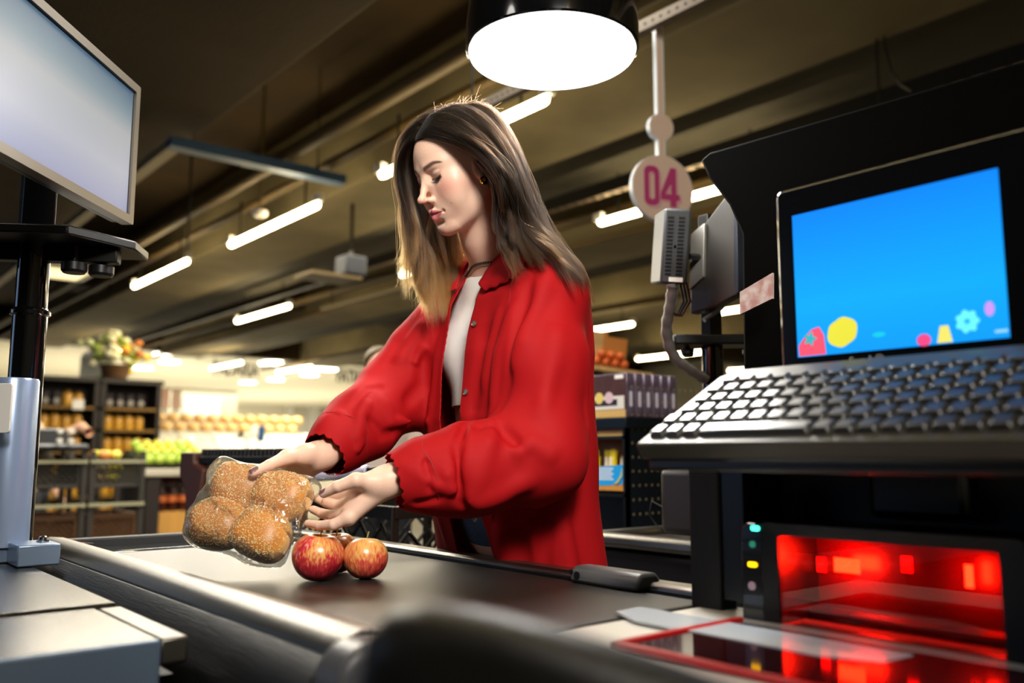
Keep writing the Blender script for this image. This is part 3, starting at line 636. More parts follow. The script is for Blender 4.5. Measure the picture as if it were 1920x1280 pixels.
def head_field(F):
    hell(F, (0, -1.2, 3.7), (7.2, 8.9, 7.6))
    hell(F, (0, 2.2, 2.2), (6.6, 6.3, 6.6), 1.5)                 # forehead
    hell(F, (0, 2.6, -2.0), (6.1, 5.6, 7.0), 2)                  # mid face
    hcone(F, (5.0, -.6, -4.6), (1.6, 6.1, -8.8), 1.6, 1.5, 2.2)  # jaw line
    hell(F, (0, 3.4, -6.2), (4.6, 4.4, 3.8), 2)
    hell(F, (0, 7.15, -9.1), (1.75, 1.5, 1.5), 1.6)              # chin
    hell(F, (3.9, 5.35, -1.9), (2.3, 1.9, 2.1), 2)                # cheek bones
    hell(F, (3.1, 5.75, -4.2), (2.4, 1.9, 2.4), 2)
    hcone(F, (1.3, 7.5, 2.0), (4.2, 6.2, 2.4), .6, .5, 1.6)     # brow
    hell(F, (2.9, 8.75, .35), (1.5, 1.0, .95), 1.3, 's')       # eye socket
    hell(F, (1.45, 8.5, .3), (.55, .75, .8), .9, 's')
    hcone(F, (0, 7.75, 1.5), (0, 10.05, -2.7), .52, .6, 1.1)     # nose
    hcone(F, (.75, 7.6, .2), (1.15, 7.75, -2.9), .35, .5, 1.2)
    hell(F, (0, 10.45, -3.05), (.76, .74, .66), .7)
    hell(F, (1.0, 9.05, -3.5), (.62, .8, .55), .5)           # wings
    hell(F, (0, 9.2, -3.6), (.75, .9, .5), .5)
    hell(F, (.55, 9.75, -4.05), (.3, .48, .34), .25, 's')
    hell(F, (0, 7.0, -5.9), (2.9, 1.75, 2.3), 1.6)               # muzzle
    hcone(F, (.5, 9.0, -5.55), (2.1, 8.1, -5.98), .54, .24, .35)  # upper lip
    hcone(F, (.0, 8.85, -5.7), (0, 8.9, -5.7), .38, .38, .3)
    hcone(F, (0, 8.8, -6.85), (1.75, 8.0, -6.42), .66, .28, .4)  # lower lip
    hell(F, (0, 8.55, -7.95), (1.4, .5, .4), .8, 's')
    hell(F, (0, 8.95, -4.75), (.28, .3, .6), .5, 's')            # philtrum
    hcone(F, (0, 9.5, -6.22), (2.3, 8.35, -6.1), .07, .05, .2, 's')
    hell(F, (2.5, 8.15, -6.05), (.2, .22, .2), .5, 's')
    hell(F, (3.0, 6.4, .1), (1.5, 1.32, 1.3), .5)             # closed lid over the eye ball
    hell(F, (3.0, 6.85, .78), (1.45, .95, .70), .3)             # upper lid fold
    hcone(F, (1.55, 7.72, -.25), (2.9, 7.98, -.62), .06, .09, .14, 's'); hcone(F, (2.9, 7.98, -.62), (4.35, 7.15, -.12), .09, .06, .14, 's')   # lash line furrow
    # ear
    hell(F, (6.95, .5, -.2), (.55, 1.4, 2.6), .5, rot=(.15, .18, 0)); hell(F, (7.3, .7, .2), (.5, .8, 1.6), .4, 's'); hell(F, (6.95, .85, -2.6), (.45, .7, .75), .35)
    hell(F, (7.3, 1.6, -1.0), (.35, .35, .45), .3, 's')
HF = Field(); head_field(HF)
# ---- joints
LS, LE = B(.198, .056, 1.338), B(.255, .120, 1.055); RS, RE = B(-.100, .065, 1.345), B(-.125, .205, 1.165)
LW = P(733, 900, 1.425); RW = P(607, 853, 1.60)
def torso_field(F, g=0., arms=True):
    A = lambda x, y, z, a, b, c, k: F.ell(B(x, y, z), (a+g, b+g, c+g), k, 'u', BM)
    F.ell(B(.052, .02, 1.285), (.150+g, .098+g, .14+g), 0, 'u', BM)
    A(.052, .038, 1.17, .128, .092, .15, .08); A(.05, .03, 1.06, .116, .085, .12, .08); A(.05, .012, .93, .158, .105, .13, .08)
    for s in (.062, -.062): F.ball(B(.052+s, .092, 1.235), .052+g, .05)
    F.cone(B(.052, .045, 1.37), LS, .05+g, .052+g, .05); F.cone(B(.052, .045, 1.37), RS, .05+g, .052+g, .05)
BF_ = Field(); head_field(BF_)
nb = B(.055, .05, 1.37)
BF_.cone(H(0, -1.6, -4.0), nb*.35+H(0, -1.0, -8)*.65, .049, .049, .02); BF_.cone(nb*.35+H(0, -1.0, -8)*.65, nb, .049, .062, .03)
torso_field(BF_)
BF_.cone(nb, LS, .045, .045, .03); BF_.cone(nb, RS, .045, .045, .03)
BF_.cone(LS, LE, .046, .038, .02); BF_.cone(LE, LW, .037, .0255, .015); BF_.cone(RS, RE, .046, .038, .02); BF_.cone(RE, RW, .037, .0255, .015)
def arc(F, pts, rs, k):
    F.chain(pts, rs, k)
NAILS = []
def finger(F, pts, rs, k=.006, nail=None):
    for i in range(len(pts)-1): F.cone(pts[i], pts[i+1], rs[i], rs[i+1], k if i == 0 else .0022)
    if nail is not None: NAILS.append((pts[-1], pts[-2], nail))
# near (left) hand: thumb on top, fingers reaching under the bread bag
pw = P(722, 903, 1.42)
I0, M0, R0, L0 = P(668, 921, 1.435), P(662, 942, 1.425), P(657, 958, 1.41), P(655, 970, 1.395)
BF_.cone(LW, pw, .0255, .025, .01)
for q_, r_ in ((I0, .0125), (M0, .0125), (R0, .012), (L0, .0115)): BF_.cone(pw+(q_-pw)*.12, q_, .0175, r_, .014)
TH = [P(703, 905, 1.405), P(668, 900, 1.385), P(634, 912, 1.385), P(607, 925, 1.395)]
BF_.cone(pw, TH[0], .019, .0165, .012); finger(BF_, TH, [.0165, .0115, .0093, .0072], .012, nail=V(0, 0, .7)-F0*.55)
finger(BF_, [I0, P(640, 931, 1.475), P(620, 929, 1.50), P(606, 922, 1.515)], [.0105, .0088, .0078, .0068])
finger(BF_, [M0, P(634, 949, 1.46), P(612, 942, 1.49), P(594, 934, 1.505)], [.0108, .009, .008, .007])
finger(BF_, [R0, P(625, 966, 1.44), P(603, 962, 1.465), P(587, 955, 1.485)], [.0105, .0088, .0078, .0068])
finger(BF_, [L0, P(626, 983, 1.395), P(600, 985, 1.415), P(578, 981, 1.44)], [.0110, .0088, .0076, .0064])
BF_.cone(TH[1], I0, .0085, .0095, .01)
# far (right) hand: thumb laid over the top of the bag, fingers down behind it
pw2 = P(596, 854, 1.59)
BF_.cone(RW, pw2, .0255, .025, .01)
K2 = [P(536, 869, 1.60), P(545, 880, 1.61), P(557, 888, 1.62), P(570, 893, 1.625)]
for q_ in K2: BF_.cone(pw2+(q_-pw2)*.15, q_, .019, .0135, .014)
T2 = [P(572, 852, 1.565), P(537, 858, 1.535), P(505, 872, 1.502), P(474, 886, 1.482)]
BF_.cone(pw2, T2[0], .021, .018, .012); finger(BF_, T2, [.0175, .0125, .0098, .0076], .012, nail=V(0, 0, .75)-F0*.6)
BF_.cone(T2[1], K2[0], .010, .012, .012)
for i, (q_, dx) in enumerate(zip(K2, (-26, -18, -10, -2))):
    x_, y_ = (536, 545, 557, 570)[i], (869, 880, 888, 893)[i]
    finger(BF_, [q_, P(x_+dx, y_+30, 1.632), P(x_+dx-8, y_+58, 1.628), P(x_+dx-8, y_+78, 1.61)], [.0112, .0092, .008, .007])
person = thing('person', 'woman in an oversized red shirt jacket over a white top, holding bagged rolls', 'person', B(.05, .03, 0))
DEVH = globals().get('DEV') == 'head'
lo = np.minimum(B(.05, .05, .86), np.min([LW, RW, TH[3], T2[3], HP-.16, LE-.06, LS-.08, RS-.08], 0)-.03)-.05; lo[2] = .84
hi = np.max([B(.2, -.12, 1), B(-.15, -.12, 1), B(.3, .1, 1), LS+.08, HP+.16, RW+.05, RS+.08], 0)+.05; hi[2] = 1.72
if DEVH: lo[2] = 1.38; lo[:2] = np.maximum(lo[:2], HP[:2]-.16); hi = np.minimum(hi, HP+.17)
if globals().get('DEV') == 'hands': hi[2] = 1.2
BV, BQ = polygonize(BF_, lo, hi, .0024)
# local refinement of face and hands
import bmesh
me = npmesh('body_mesh', BV, BQ); bm = bmesh.new(); bm.from_mesh(me); bpy.data.meshes.remove(me)
def fine_mask(p):
    q = (p-HP)@HM*100; face = (q[:, 1] > 2) & (q[:, 2] < 8) & (q[:, 2] > -11.5) & (q[:, 0] > -5.5)
    hand = (np.linalg.norm(p-P(650, 930, 1.42), axis=1) < .095) | (np.linalg.norm(p-P(530, 865, 1.55), axis=1) < .075)
    return face | hand
bm.verts.ensure_lookup_table(); fm = fine_mask(BV)
es = [e for e in bm.edges if fm[e.verts[0].index] and fm[e.verts[1].index]]
bmesh.ops.subdivide_edges(bm, edges=es, cuts=1, use_grid_fill=True)
me = bpy.data.meshes.new('body'); bm.to_mesh(me); bm.free()
co = np.empty(len(me.vertices)*3, np.float32); me.vertices.foreach_get('co', co); co = co.reshape(-1, 3).astype(float)
m_ = fine_mask(co); co[m_] = project(BF_, co[m_], 2, .002)
me.vertices.foreach_set('co', co.astype(np.float32).ravel()); me.update()
# skin colouring: lips, brows, lashes, nails, scalp
q = (co-HP)@HM*100; ax_ = np.abs(q[:, 0])
skin = np.array(lin('#edc4ac')); colv = np.tile(skin, (len(co), 1))
def paint(mask, c, a=1.): colv[:] = colv*(1-(mask*a)[:, None])+np.array(lin(c))*(mask*a)[:, None]
sm = lambda x, e0, e1: np.clip((x-e0)/(e1-e0), 0, 1)
blush = np.exp(-(((ax_-4.6)/1.9)**2+((q[:, 2]+2.2)/1.7)**2))*(q[:, 1] > 2); paint(blush, '#e08a7a', .55)
paint(np.exp(-((q[:, 0]/1.3)**2+((q[:, 2]+3)/.9)**2))*(q[:, 1] > 9), '#dd9480', .35)
t_ = np.clip(ax_/2.25, 0, 1); up_ = -5.15-.1*t_-.80*t_**2+.16*np.exp(-(ax_-.45)**2/.12)-.12*np.exp(-(ax_/.25)**2); dn_ = -7.34+1.1*t_**2
lip = sm(q[:, 2]-dn_, 0, .16)*sm(up_-q[:, 2], 0, .14)*(ax_ < 2.28)*(q[:, 1] > 7.2); paint(lip, '#c4606a', .9)
paint(np.exp(-((q[:, 2]+6.22-.13*(ax_/2.2)**2)/.07)**2)*(ax_ < 2.2)*(q[:, 1] > 7), '#7a2c34', .7)
bz_ = 2.05+.52*sm(ax_, 1.2, 3.6)-.42*sm(ax_, 3.6, 5.3)**2; bw_ = .42-.28*sm(ax_, 3.2, 5.3)
brow = np.exp(-((q[:, 2]-bz_)/bw_)**4)*sm(ax_, 1.0, 1.5)*(1-sm(ax_, 4.9, 5.3))*(q[:, 1] > 3.5); paint(brow, '#4a2e20', .92)
lx = np.clip((ax_-1.55)/2.85, 0, 1); lz_ = -.25-.42*np.sin(PI*lx)+.28*lx**2
opn = np.exp(-((q[:, 2]-lz_-.20)/(.12+.42*np.sin(PI*lx)))**4)*((ax_ > 1.6) & (ax_ < 4.35))*(q[:, 1] > 5); paint(opn, '#1d100c', .97)
irx = .52*np.exp(-((lx-.28)/.16)**2)+0*lx; paint(np.exp(-(((lx-.22)/.10)**2+((q[:, 2]-lz_-.20)/.12)**2))*((ax_ > 1.6) & (ax_ < 4.35))*(q[:, 1] > 5), '#b9aca6', .75)
paint(np.exp(-((q[:, 2]-lz_-.62)/.07)**2)*((ax_ > 1.6) & (ax_ < 4.3))*(q[:, 1] > 5), '#8a5440', .6)
lidc = np.exp(-((q[:, 2]-lz_-.85)/.35)**2)*((ax_ > 1.5) & (ax_ < 4.6))*(q[:, 1] > 5); paint(lidc, '#b97a5e', .45)
paint(((ax_ < .9) & (ax_ > .25) & (q[:, 2] > -4.25) & (q[:, 2] < -3.75) & (q[:, 1] > 9.2) & (q[:, 1] < 10.2)).astype(float), '#8a4a3a', .7)
for (hx2, hy2, hz2, r2) in ((4.6, 0, -5.2, .10), (1.8, 0, -8.6, .08)):
    paint(np.exp(-(((q[:, 0]-hx2)**2+(q[:, 2]-hz2)**2)/r2**2))*(q[:, 1] > 1), '#7a4a38', .7)
fr = 7.3-.02*ax_**2-1.6*sm(ax_, 4.5, 6.5); hairm = ((q[:, 2] > fr) | ((q[:, 1] < 1.0+.5*(q[:, 2]-2)) & (q[:, 2] > 1.5)) | ((q[:, 1] < -2.2) & (q[:, 2] > -6)) | ((q[:, 1] < .6) & (q[:, 2] > 2.0) & (ax_ > 5)))
paint((hairm & (q[:, 2] > -9)).astype(float), '#20140e', 1)
for tip, prev, nn in NAILS:
    tip = np.array(tip); ax2 = tip-np.array(prev); ax2 /= np.linalg.norm(ax2); nn = nn-ax2*(nn@ax2); nn /= np.linalg.norm(nn); sd = np.cross(ax2, nn)
    r = co-(tip+ax2*.0005); u_ = r@ax2; s_ = r@sd; n_ = r@nn
    paint(((np.maximum(np.abs(s_)/.0058, 0)**3+np.abs((u_+.002)/.0085)**3 < 1) & (n_ > .001)).astype(float), '#6e4a4c', 1)
ca = me.color_attributes.new('skin_tint', 'FLOAT_COLOR', 'POINT'); ca.data.foreach_set('color', np.concatenate([colv, np.ones((len(co), 1))], 1).astype(np.float32).ravel())
M_skin = mat('skin', '#e3b69c', .42, sss=.12, bump=.06, bscale=350); nt = M_skin.node_tree; at_ = nt.nodes.new('ShaderNodeAttribute'); at_.attribute_name = 'skin_tint'; nt.links.new(at_.outputs['Color'], nt.nodes['Principled BSDF'].inputs['Base Color'])
me.materials.append(M_skin); body = bpy.data.objects.new('body', me); COL.objects.link(body); finish(body, 'body', person, True, smooth=180)
# eyelashes
M_lash = mat('lash', '#120a08', .5)
for s in (1, -1):
    mb = MB()
    for i in range(34):
        u_ = i/33; x = 1.7+2.75*u_; z = -.25-.42*math.sin(PI*u_)+.28*u_*u_-.05; base = project(BF_, H(s*x, 8.2-1.0*u_**2, z)[None], 3, .01)[0]
        ln = .28+.42*u_; d1 = HM@V(s*(.25*(u_-.25)), .8, -.55); d1 /= np.linalg.norm(d1); d2 = HM@V(s*(.5*(u_-.25)), .9, -.1); d2 /= np.linalg.norm(d2)
        mb.tube([base-d1*.0004, base+d1*ln*.005, base+d1*ln*.005+d2*ln*.005], [.00022, .00017, .00005], n=4)
    mb.build('eyelashes', M_lash, person)
# ---- top, trousers
TF = Field(); torso_field(TF, .005)
TF.cone(nb+V(0, 0, .02), nb, .05, .066, .03)
def Gtop(p):
    b = toB(p); hem = b[:, 2]-(1.125+.0*b[:, 0])
    nk = (b-V(.055, .095, 1.425)); neck = np.sqrt((nk[:, 0]/.078)**2+(nk[:, 1]/.085)**2+(nk[:, 2]/.036)**2)-1
    side = .118-np.abs(b[:, 0]-.052)
    return np.minimum(np.minimum(hem, neck*.06), side)
tv, tq = polygonize(TF, B(.05, .03, 1.22)-V(.26, .26, .16), B(.05, .03, 1.22)+V(.26, .26, .26), .004)
tv, tq = clip_mesh(tv, tq, TF, Gtop)
M_top = mat('white_rib_knit', '#fbf8f2', .75); nt = M_top.node_tree; wv = nt.nodes.new('ShaderNodeTexWave'); wv.bands_direction = 'X'; wv.inputs['Scale'].default_value = 90
tcx = nt.nodes.new('ShaderNodeTexCoord'); mp = nt.nodes.new('ShaderNodeMapping'); mp.inputs['Rotation'].default_value = (0, 0, -math.atan2(BL[1], BL[0])); nt.links.new(tcx.outputs['Object'], mp.inputs[0]); nt.links.new(mp.outputs[0], wv.inputs[0])
bp = nt.nodes.new('ShaderNodeBump'); bp.inputs['Strength'].default_value = .25; bp.inputs['Distance'].default_value = .002; nt.links.new(wv.outputs['Fac'], bp.inputs['Height']); nt.links.new(bp.outputs[0], nt.nodes['Principled BSDF'].inputs['Normal'])
npobj('crop_top', tv, tq, M_top, person, solid=.002)
# neckline and hem bands of the top follow the cut edge
TR_ = Field(); TR_.ell(B(.05, .012, .94), (.165, .113, .125), 0, 'u', BM)
TR_.ell(B(.05, .02, 1.0), (.145, .108, .09), .06, 'u', BM)
for s in (-1, 1):
    TR_.cone(B(.03+s*.075, -.015, .86), B(.03+s*.078, -.02, .48), .083, .068, .03); TR_.cone(B(.03+s*.078, -.02, .48), B(.03+s*.085, .0, .06), .07, .07, .02)
wv_, wq_ = polygonize(TR_, B(.05, .0, .5)-V(.32, .32, .48), B(.05, .0, .5)+V(.32, .32, .6), .009)
wv_, wq_ = clip_mesh(wv_, wq_, TR_, lambda p: np.minimum(1.045-p[:, 2], p[:, 2]-.06))
npobj('jeans', wv_, wq_, mat('denim', '#4a6486', .8, bump=.3, bscale=300, var=.3, vscale=20), person, solid=.003)
for s in (-1, 1):
    mb = MB(); c = B(.03+s*.085, .03, 0); Ms_ = Matrix.Translation(Vector(c)) @ Matrix.Rotation(math.atan2(BF[1], BF[0]), 4, 'Z')
    mb.sphere((0, 0, .045), 1, 20, (.135, .046, .045), Ms_); mb.box(-.13, .13, -.045, .045, 0, .03, Ms_); mb.build('shoe', M_white, person, bevel=.01)
# ================================================================ red shirt jacket
JF = Field()
zs_ = np.array([.66, .80, .95, 1.10, 1.22, 1.32, 1.395, 1.43]); 
AX = np.array([.208, .205, .198, .192, .188, .180, .135, .09]); AY = np.array([.125, .128, .138, .138, .132, .118, .085, .06])
CX = np.array([-.004, .0, .025, .045, .055, .054, .052, .05]); CY = np.array([-.025, -.022, .022, .040, .038, .035, .03, .035])
def jt(p):
    b = toB(p); z = np.clip(b[:, 2], .66, 1.43); a = np.interp(z, zs_, AX); c = np.interp(z, zs_, AY); x = (b[:, 0]-np.interp(z, zs_, CX))/a; y = (b[:, 1]-np.interp(z, zs_, CY))/c
    r = (np.abs(x)**2.5+np.abs(y)**2.5)**(1/2.5)+1e-9; d = (r-1)*np.minimum(a, c)*.97
    return np.maximum(d, np.maximum(b[:, 2]-1.425, .655-b[:, 2]))
JF.u(jt, B(.05, .03, 1.04), .55)
JF.cone(B(.07, .02, 1.40), B(.195, .05, 1.345), .045, .056, .05); JF.cone(B(.03, .02, 1.40), B(-.10, .06, 1.352), .045, .062, .05)
SLV_L = [LS+V(0, 0, -.004), LS*.5+LE*.5+BL*.010-BF*.004, LE-BF*.012+V(0, 0, -.022), LE*.5+LW*.5+V(0, 0, -.018), LE*.2+LW*.8+V(0, 0, -.006), LW+(LE-LW)*.02]
JF.chain(SLV_L, [.060, .066, .075, .070, .049, .034], .045)
SLV_R = [RS, RS*.5+RE*.5+V(0, 0, -.01), RE+V(0, 0, -.012), RE*.5+RW*.5+V(0, 0, -.010), RE*.18+RW*.82+V(0, 0, -.002), RW+(RE-RW)*.02]
JF.chain(SLV_R, [.066, .068, .068, .062, .045, .036], .045)
# folds: (points in picture coordinates with their depth, width, height)
def S_(pts, w, a): JF.groove([project(JF0, P(*q_)[None], 4, .04)[0] for q_ in pts], w, a*1.35)
JF0 = Field(); JF0.ops = list(JF.ops)
for pts, w, a in [
    ([(1030, 500, 1.56), (1000, 560, 1.52), (975, 640, 1.5), (950, 720, 1.5)], .016, .010),
    ([(1000, 520, 1.56), (965, 600, 1.52), (945, 700, 1.5), (925, 780, 1.5)], .011, -.010),
    ([(1050, 590, 1.5), (1040, 680, 1.47), (1010, 780, 1.43)], .018, .006),
    ([(960, 560, 1.55), (935, 660, 1.55), (912, 780, 1.54)], .013, .008),
    ([(985, 850, 1.43), (930, 800, 1.45), (880, 830, 1.45)], .012, -.009),
    ([(925, 790, 1.48), (905, 850, 1.44), (880, 930, 1.4)], .013, .009),
    ([(880, 800, 1.48), (865, 860, 1.44), (862, 930, 1.4), (880, 965, 1.4)], .010, -.010),
    ([(1010, 900, 1.42), (960, 945, 1.40), (900, 965, 1.38), (860, 950, 1.38)], .017, .009),
    ([(1040, 860, 1.45), (1000, 830, 1.43), (950, 850, 1.42)], .016, .006),
    ([(830, 850, 1.45), (840, 890, 1.4), (850, 940, 1.38)], .010, .006),
    ([(795, 840, 1.45), (800, 880, 1.4), (810, 930, 1.38)], .007, -.005),
    ([(760, 880, 1.42), (820, 905, 1.4), (870, 930, 1.38)], .008, .005),
    ([(780, 915, 1.42), (830, 925, 1.4)], .006, -.005),
    ([(700, 760, 1.68), (740, 790, 1.66), (790, 800, 1.7)], .010, .008),
    ([(680, 790, 1.64), (720, 815, 1.64), (770, 820, 1.66)], .010, -.008),
    ([(690, 755, 1.66), (670, 790, 1.64), (650, 830, 1.62)], .010, .008),
    ([(720, 730, 1.7), (690, 735, 1.68), (660, 770, 1.64)], .008, -.006),
    ([(810, 600, 1.78), (770, 640, 1.76), (745, 690, 1.74)], .014, .008),
    ([(800, 660, 1.78), (790, 720, 1.74), (760, 760, 1.7)], .012, -.010),
    ([(800, 650, 1.78), (775, 690, 1.75)], .010, .006),
    ([(640, 800, 1.64), (660, 830, 1.62), (665, 850, 1.6)], .007, .005),
    ([(1040, 900, 1.6), (1025, 960, 1.62), (1045, 1040, 1.62), (1050, 1120, 1.62)], .014, .011),
    ([(975, 970, 1.6), (985, 1020, 1.6), (1000, 1100, 1.6)], .014, -.012),
    ([(1010, 940, 1.6), (1015, 1020, 1.6), (1020, 1100, 1.6)], .013, -.009),
    ([(940, 980, 1.58), (935, 1040, 1.58), (940, 1110, 1.58)], .015, .010),
    ([(905, 600, 1.6), (900, 700, 1.6), (890, 800, 1.6)], .016, -.005),
    ([(930, 570, 1.58), (915, 650, 1.58), (905, 740, 1.58)], .012, .007),
    ([(1075, 620, 1.55), (1070, 740, 1.55), (1060, 840, 1.52)], .014, .006),
    ([(812, 620, 1.72), (808, 760, 1.72), (805, 900, 1.72), (806, 1040, 1.72)], .010, .006)]: S_(pts, w, a)
fold_noise = lambda p: .0022*np.sin(26*p[:, 0]+9*p[:, 2]+2*np.sin(14*p[:, 1]))*np.sin(19*p[:, 1]-12*p[:, 2])+.0010*np.sin(61*p[:, 0]-47*p[:, 1]+30*p[:, 2])
JF.d(fold_noise, B(.05, .1, 1.05), 1.0)
cuffL = (LE-LW)/np.linalg.norm(LE-LW); cuffR = (RE-RW)/np.linalg.norm(RE-RW)
def axang(p, o, ax):
    u = np.cross(ax, V(0, 0, 1)); u /= np.linalg.norm(u); v = np.cross(ax, u); r = p-o; return np.arctan2(r@v, r@u), r@ax, np.linalg.norm(r-np.outer(r@ax, ax), axis=1)
LWc = LW+cuffL*.006; RWc = RW+cuffR*.002
zo = np.array([.66, .85, .91, 1.0, 1.12, 1.18, 1.26, 1.31, 1.35, 1.40, 1.42]); XL = np.array([.112, .110, .112, .106, .099, .098, .102, .110, .110, .116, .125]); XR = np.array([-.012, -.006, .01, .025, .024, .018, .018, .021, .023, .028, .03])
def Gj(p):
    b = toB(p); xl = np.interp(b[:, 2], zo, XL); xr = np.interp(b[:, 2], zo, XR)
    opening = np.maximum(np.maximum(b[:, 0]-xl, xr-b[:, 0]), .07-b[:, 1])            # positive outside the gap
    ph = np.arange(0, 1)
    sc = .0022*np.abs(np.sin(b[:, 2]*PI/.014)); opening = opening-sc*(b[:, 0] < .04); opening = np.where(b[:, 1] > .222, .05, opening)
    nk = b-V(.055, .045, 1.43); neck = np.sqrt((nk[:, 0]/.066)**2+(nk[:, 1]/.072)**2+(nk[:, 2]/.07)**2)-1
    g = np.minimum(opening, neck*.06); g = np.minimum(g, b[:, 2]-.675)
    for o, ax in ((LWc, cuffL), (RWc, cuffR)):
        a, s, r = axang(p, o, ax); sc2 = .0055*np.abs(np.sin(a*8)); near = np.linalg.norm(p-o, axis=1) < .11
        g = np.where(near, np.minimum(g, s+sc2-.003), g)
    return g
jlo = np.array([.62, .92, .655]); jhi = np.array([1.42, 1.72, 1.46])
jlo = np.minimum.reduce([B(.3, .4, 1), B(-.2, .4, 1), B(.3, -.2, 1), B(-.25, -.2, 1), LW, RW])-.06; jhi = np.maximum.reduce([B(.3, .4, 1), B(-.2, .4, 1), B(.3, -.2, 1), B(-.25, -.2, 1), LW, RW])+.06; jlo[2] = .64; jhi[2] = 1.49
jv, jq = polygonize(JF, jlo, jhi, .0042, slack=1.7)
jv, jq = clip_mesh(jv, jq, JF, Gj)
M_jk = mat('red_shirting', '#a50c12', .72, spec=.22)
jacket = npobj('shirt_jacket', jv, jq, M_jk, person, solid=.0018)
# cuff bands' seams, front placket edge, collar, buttons
def surf(p, F=None, off=0.): F = F or JF; p = project(F, np.atleast_2d(p), 5, .03); return p+grad(F, p)*off
M_seam = mat('red_seam', '#8e0f14', .7)
for o, ax in ((LWc, cuffL), (RWc, cuffR)):
    u = np.cross(ax, V(0, 0, 1)); u /= np.linalg.norm(u); v = np.cross(ax, u)
    ring = [o+ax*.055+(u*math.cos(a)+v*math.sin(a))*.045 for a in np.linspace(0, 2*PI, 40)]
    MB().tube(surf(np.array(ring), off=.0004), .0011, n=5, caps=False).build('cuff_seam', M_seam, jacket)
sh = [B(.205, .05, 1.352)+ (BL*.0)+ (BF*math.cos(a)+ZZ*math.sin(a))*.085 for a in np.linspace(-.9, PI+.6, 34)]
MB().tube(surf(np.array(sh), off=.0003), .001, n=5).build('shoulder_seam', M_seam, jacket)
zl = np.linspace(.68, 1.30, 30)
MB().tube(surf(np.array([B(np.interp(z, zo, XL)+.032, .19, z) for z in zl]), off=.0002), .0008, n=5).build('placket_seam', M_seam, jacket)
# collar leaves with a scalloped edge, laid on the chest from the neck
def collar(top, bot, d0, scal):
    a = resample([P(x, y, d0) for x, y in top], 40); b = resample([P(x, y, d0) for x, y in bot], 40); n_v = 12; vs = []
    for i in range(40):
        for j in range(n_v):
            v = j/(n_v-1)*(1+scal*(abs(math.sin(i*PI/4.0))-.5)*(j == n_v-1)); vs.append(a[i]*(1-v)+b[i]*v)
    flat = np.array(vs); rays = flat-CAM; L_ = np.linalg.norm(rays, axis=1)[:, None]; rays /= L_; best = flat.copy(); done = np.zeros(len(flat), bool)
    for s_ in np.linspace(-.16, .16, 130):
        p = flat+rays*s_; hit = (JF(p) < 0) & ~done; best[hit] = p[hit]; done |= hit
    best[~done] = project(JF, best[~done], 6, .05)
    best = project(JF, best, 3, .02); G_ = best.reshape(40, n_v, 3)
    for _ in range(6):
        H_ = G_.copy(); H_[1:-1, 1:-1] = (G_[:-2, 1:-1]+G_[2:, 1:-1]+G_[1:-1, :-2]+G_[1:-1, 2:])/4; G_ = H_
    flat = G_.reshape(-1, 3); off = np.tile(.0035+.0075*np.sin(np.linspace(0, 1, n_v)*PI*.9)+.004*np.linspace(1, 0, n_v), 40); flat = flat+grad(JF, flat)*(off-np.clip(JF(flat), -.02, .02))[:, None]
    q4 = np.array([(i*n_v+j, (i+1)*n_v+j, (i+1)*n_v+j+1, i*n_v+j+1) for i in range(39) for j in range(n_v-1)])
    return npobj('collar', flat, q4, M_jk, jacket, solid=.0018)
collar([(992, 446), (968, 455), (948, 470), (925, 500), (904, 534)], [(1018, 462), (1004, 480), (980, 508), (955, 530), (913, 549)], 1.66, .10)
collar([(905, 468), (886, 482), (872, 510), (862, 545)], [(870, 470), (848, 500), (838, 530), (842, 565)], 1.74, .10)
M_btn = mat('button_metal', '#b7a58f', .2, .9)
for (x, y, d) in ((912, 540, 1.58), (891, 607, 1.58), (875, 735, 1.58), (892, 971, 1.58)):
    ts_ = np.linspace(1.25, 1.9, 500); pp_ = np.array([P(x, y, t_) for t_ in ts_]); dd_ = JF(pp_); c = pp_[int(np.argmax(dd_ < .0005))]; nrm_ = grad(JF, c[None])[0]; nrm_ = nrm_ if nrm_@F0 < 0 else -nrm_
    Mb = Matrix.Translation(Vector(c+nrm_*.0012)) @ Vector(nrm_).to_track_quat('Z', 'Y').to_matrix().to_4x4()
    MB().lathe([(.0058, 0), (.0062, .0015), (.0055, .0032), (.0042, .0026), (.002, .0024), (.0005, .0028)], 20, Mb).build('button', M_btn, jacket)
# earring and necklace
e = H(7.6, 1.15, -3.2)
mb = MB(); pts_ = [e+HM@V(0, math.sin(a)*.0050, math.cos(a)*.0055) for a in np.linspace(-.6, 2*PI-.9, 20)]; mb.tube(pts_, [.0014+.0016*math.sin(PI*i/19) for i in range(20)], n=8); mb.build('earring', mat('gold', '#d6a84a', .15, 1.), person)
nkc = H(0, -1.0, -8)*.22+nb*.78
ring = [B(*(toB(nkc[None])[0]+V(.08*math.cos(a), .09*math.sin(a), -.024*math.sin(a)+.006))) for a in np.linspace(0, 2*PI, 90)]
ring = project(BF_, np.array(ring), 6, .03); ring = ring+grad(BF_, ring)*.0022
mb = MB()
for i, c in enumerate(ring): mb.sphere(c, .0021, 8)
mb.build('beaded_necklace', mat('beads', '#3a2a20', .3), person)
ring2 = ring+V(0, 0, -.006); ring2 = project(BF_, ring2, 4, .03); ring2 = ring2+grad(BF_, ring2)*.0012
MB().tube(ring2, .0013, n=5, caps=False).build('cord_necklace', mat('cord_pale', '#c9b9a4', .5), person)
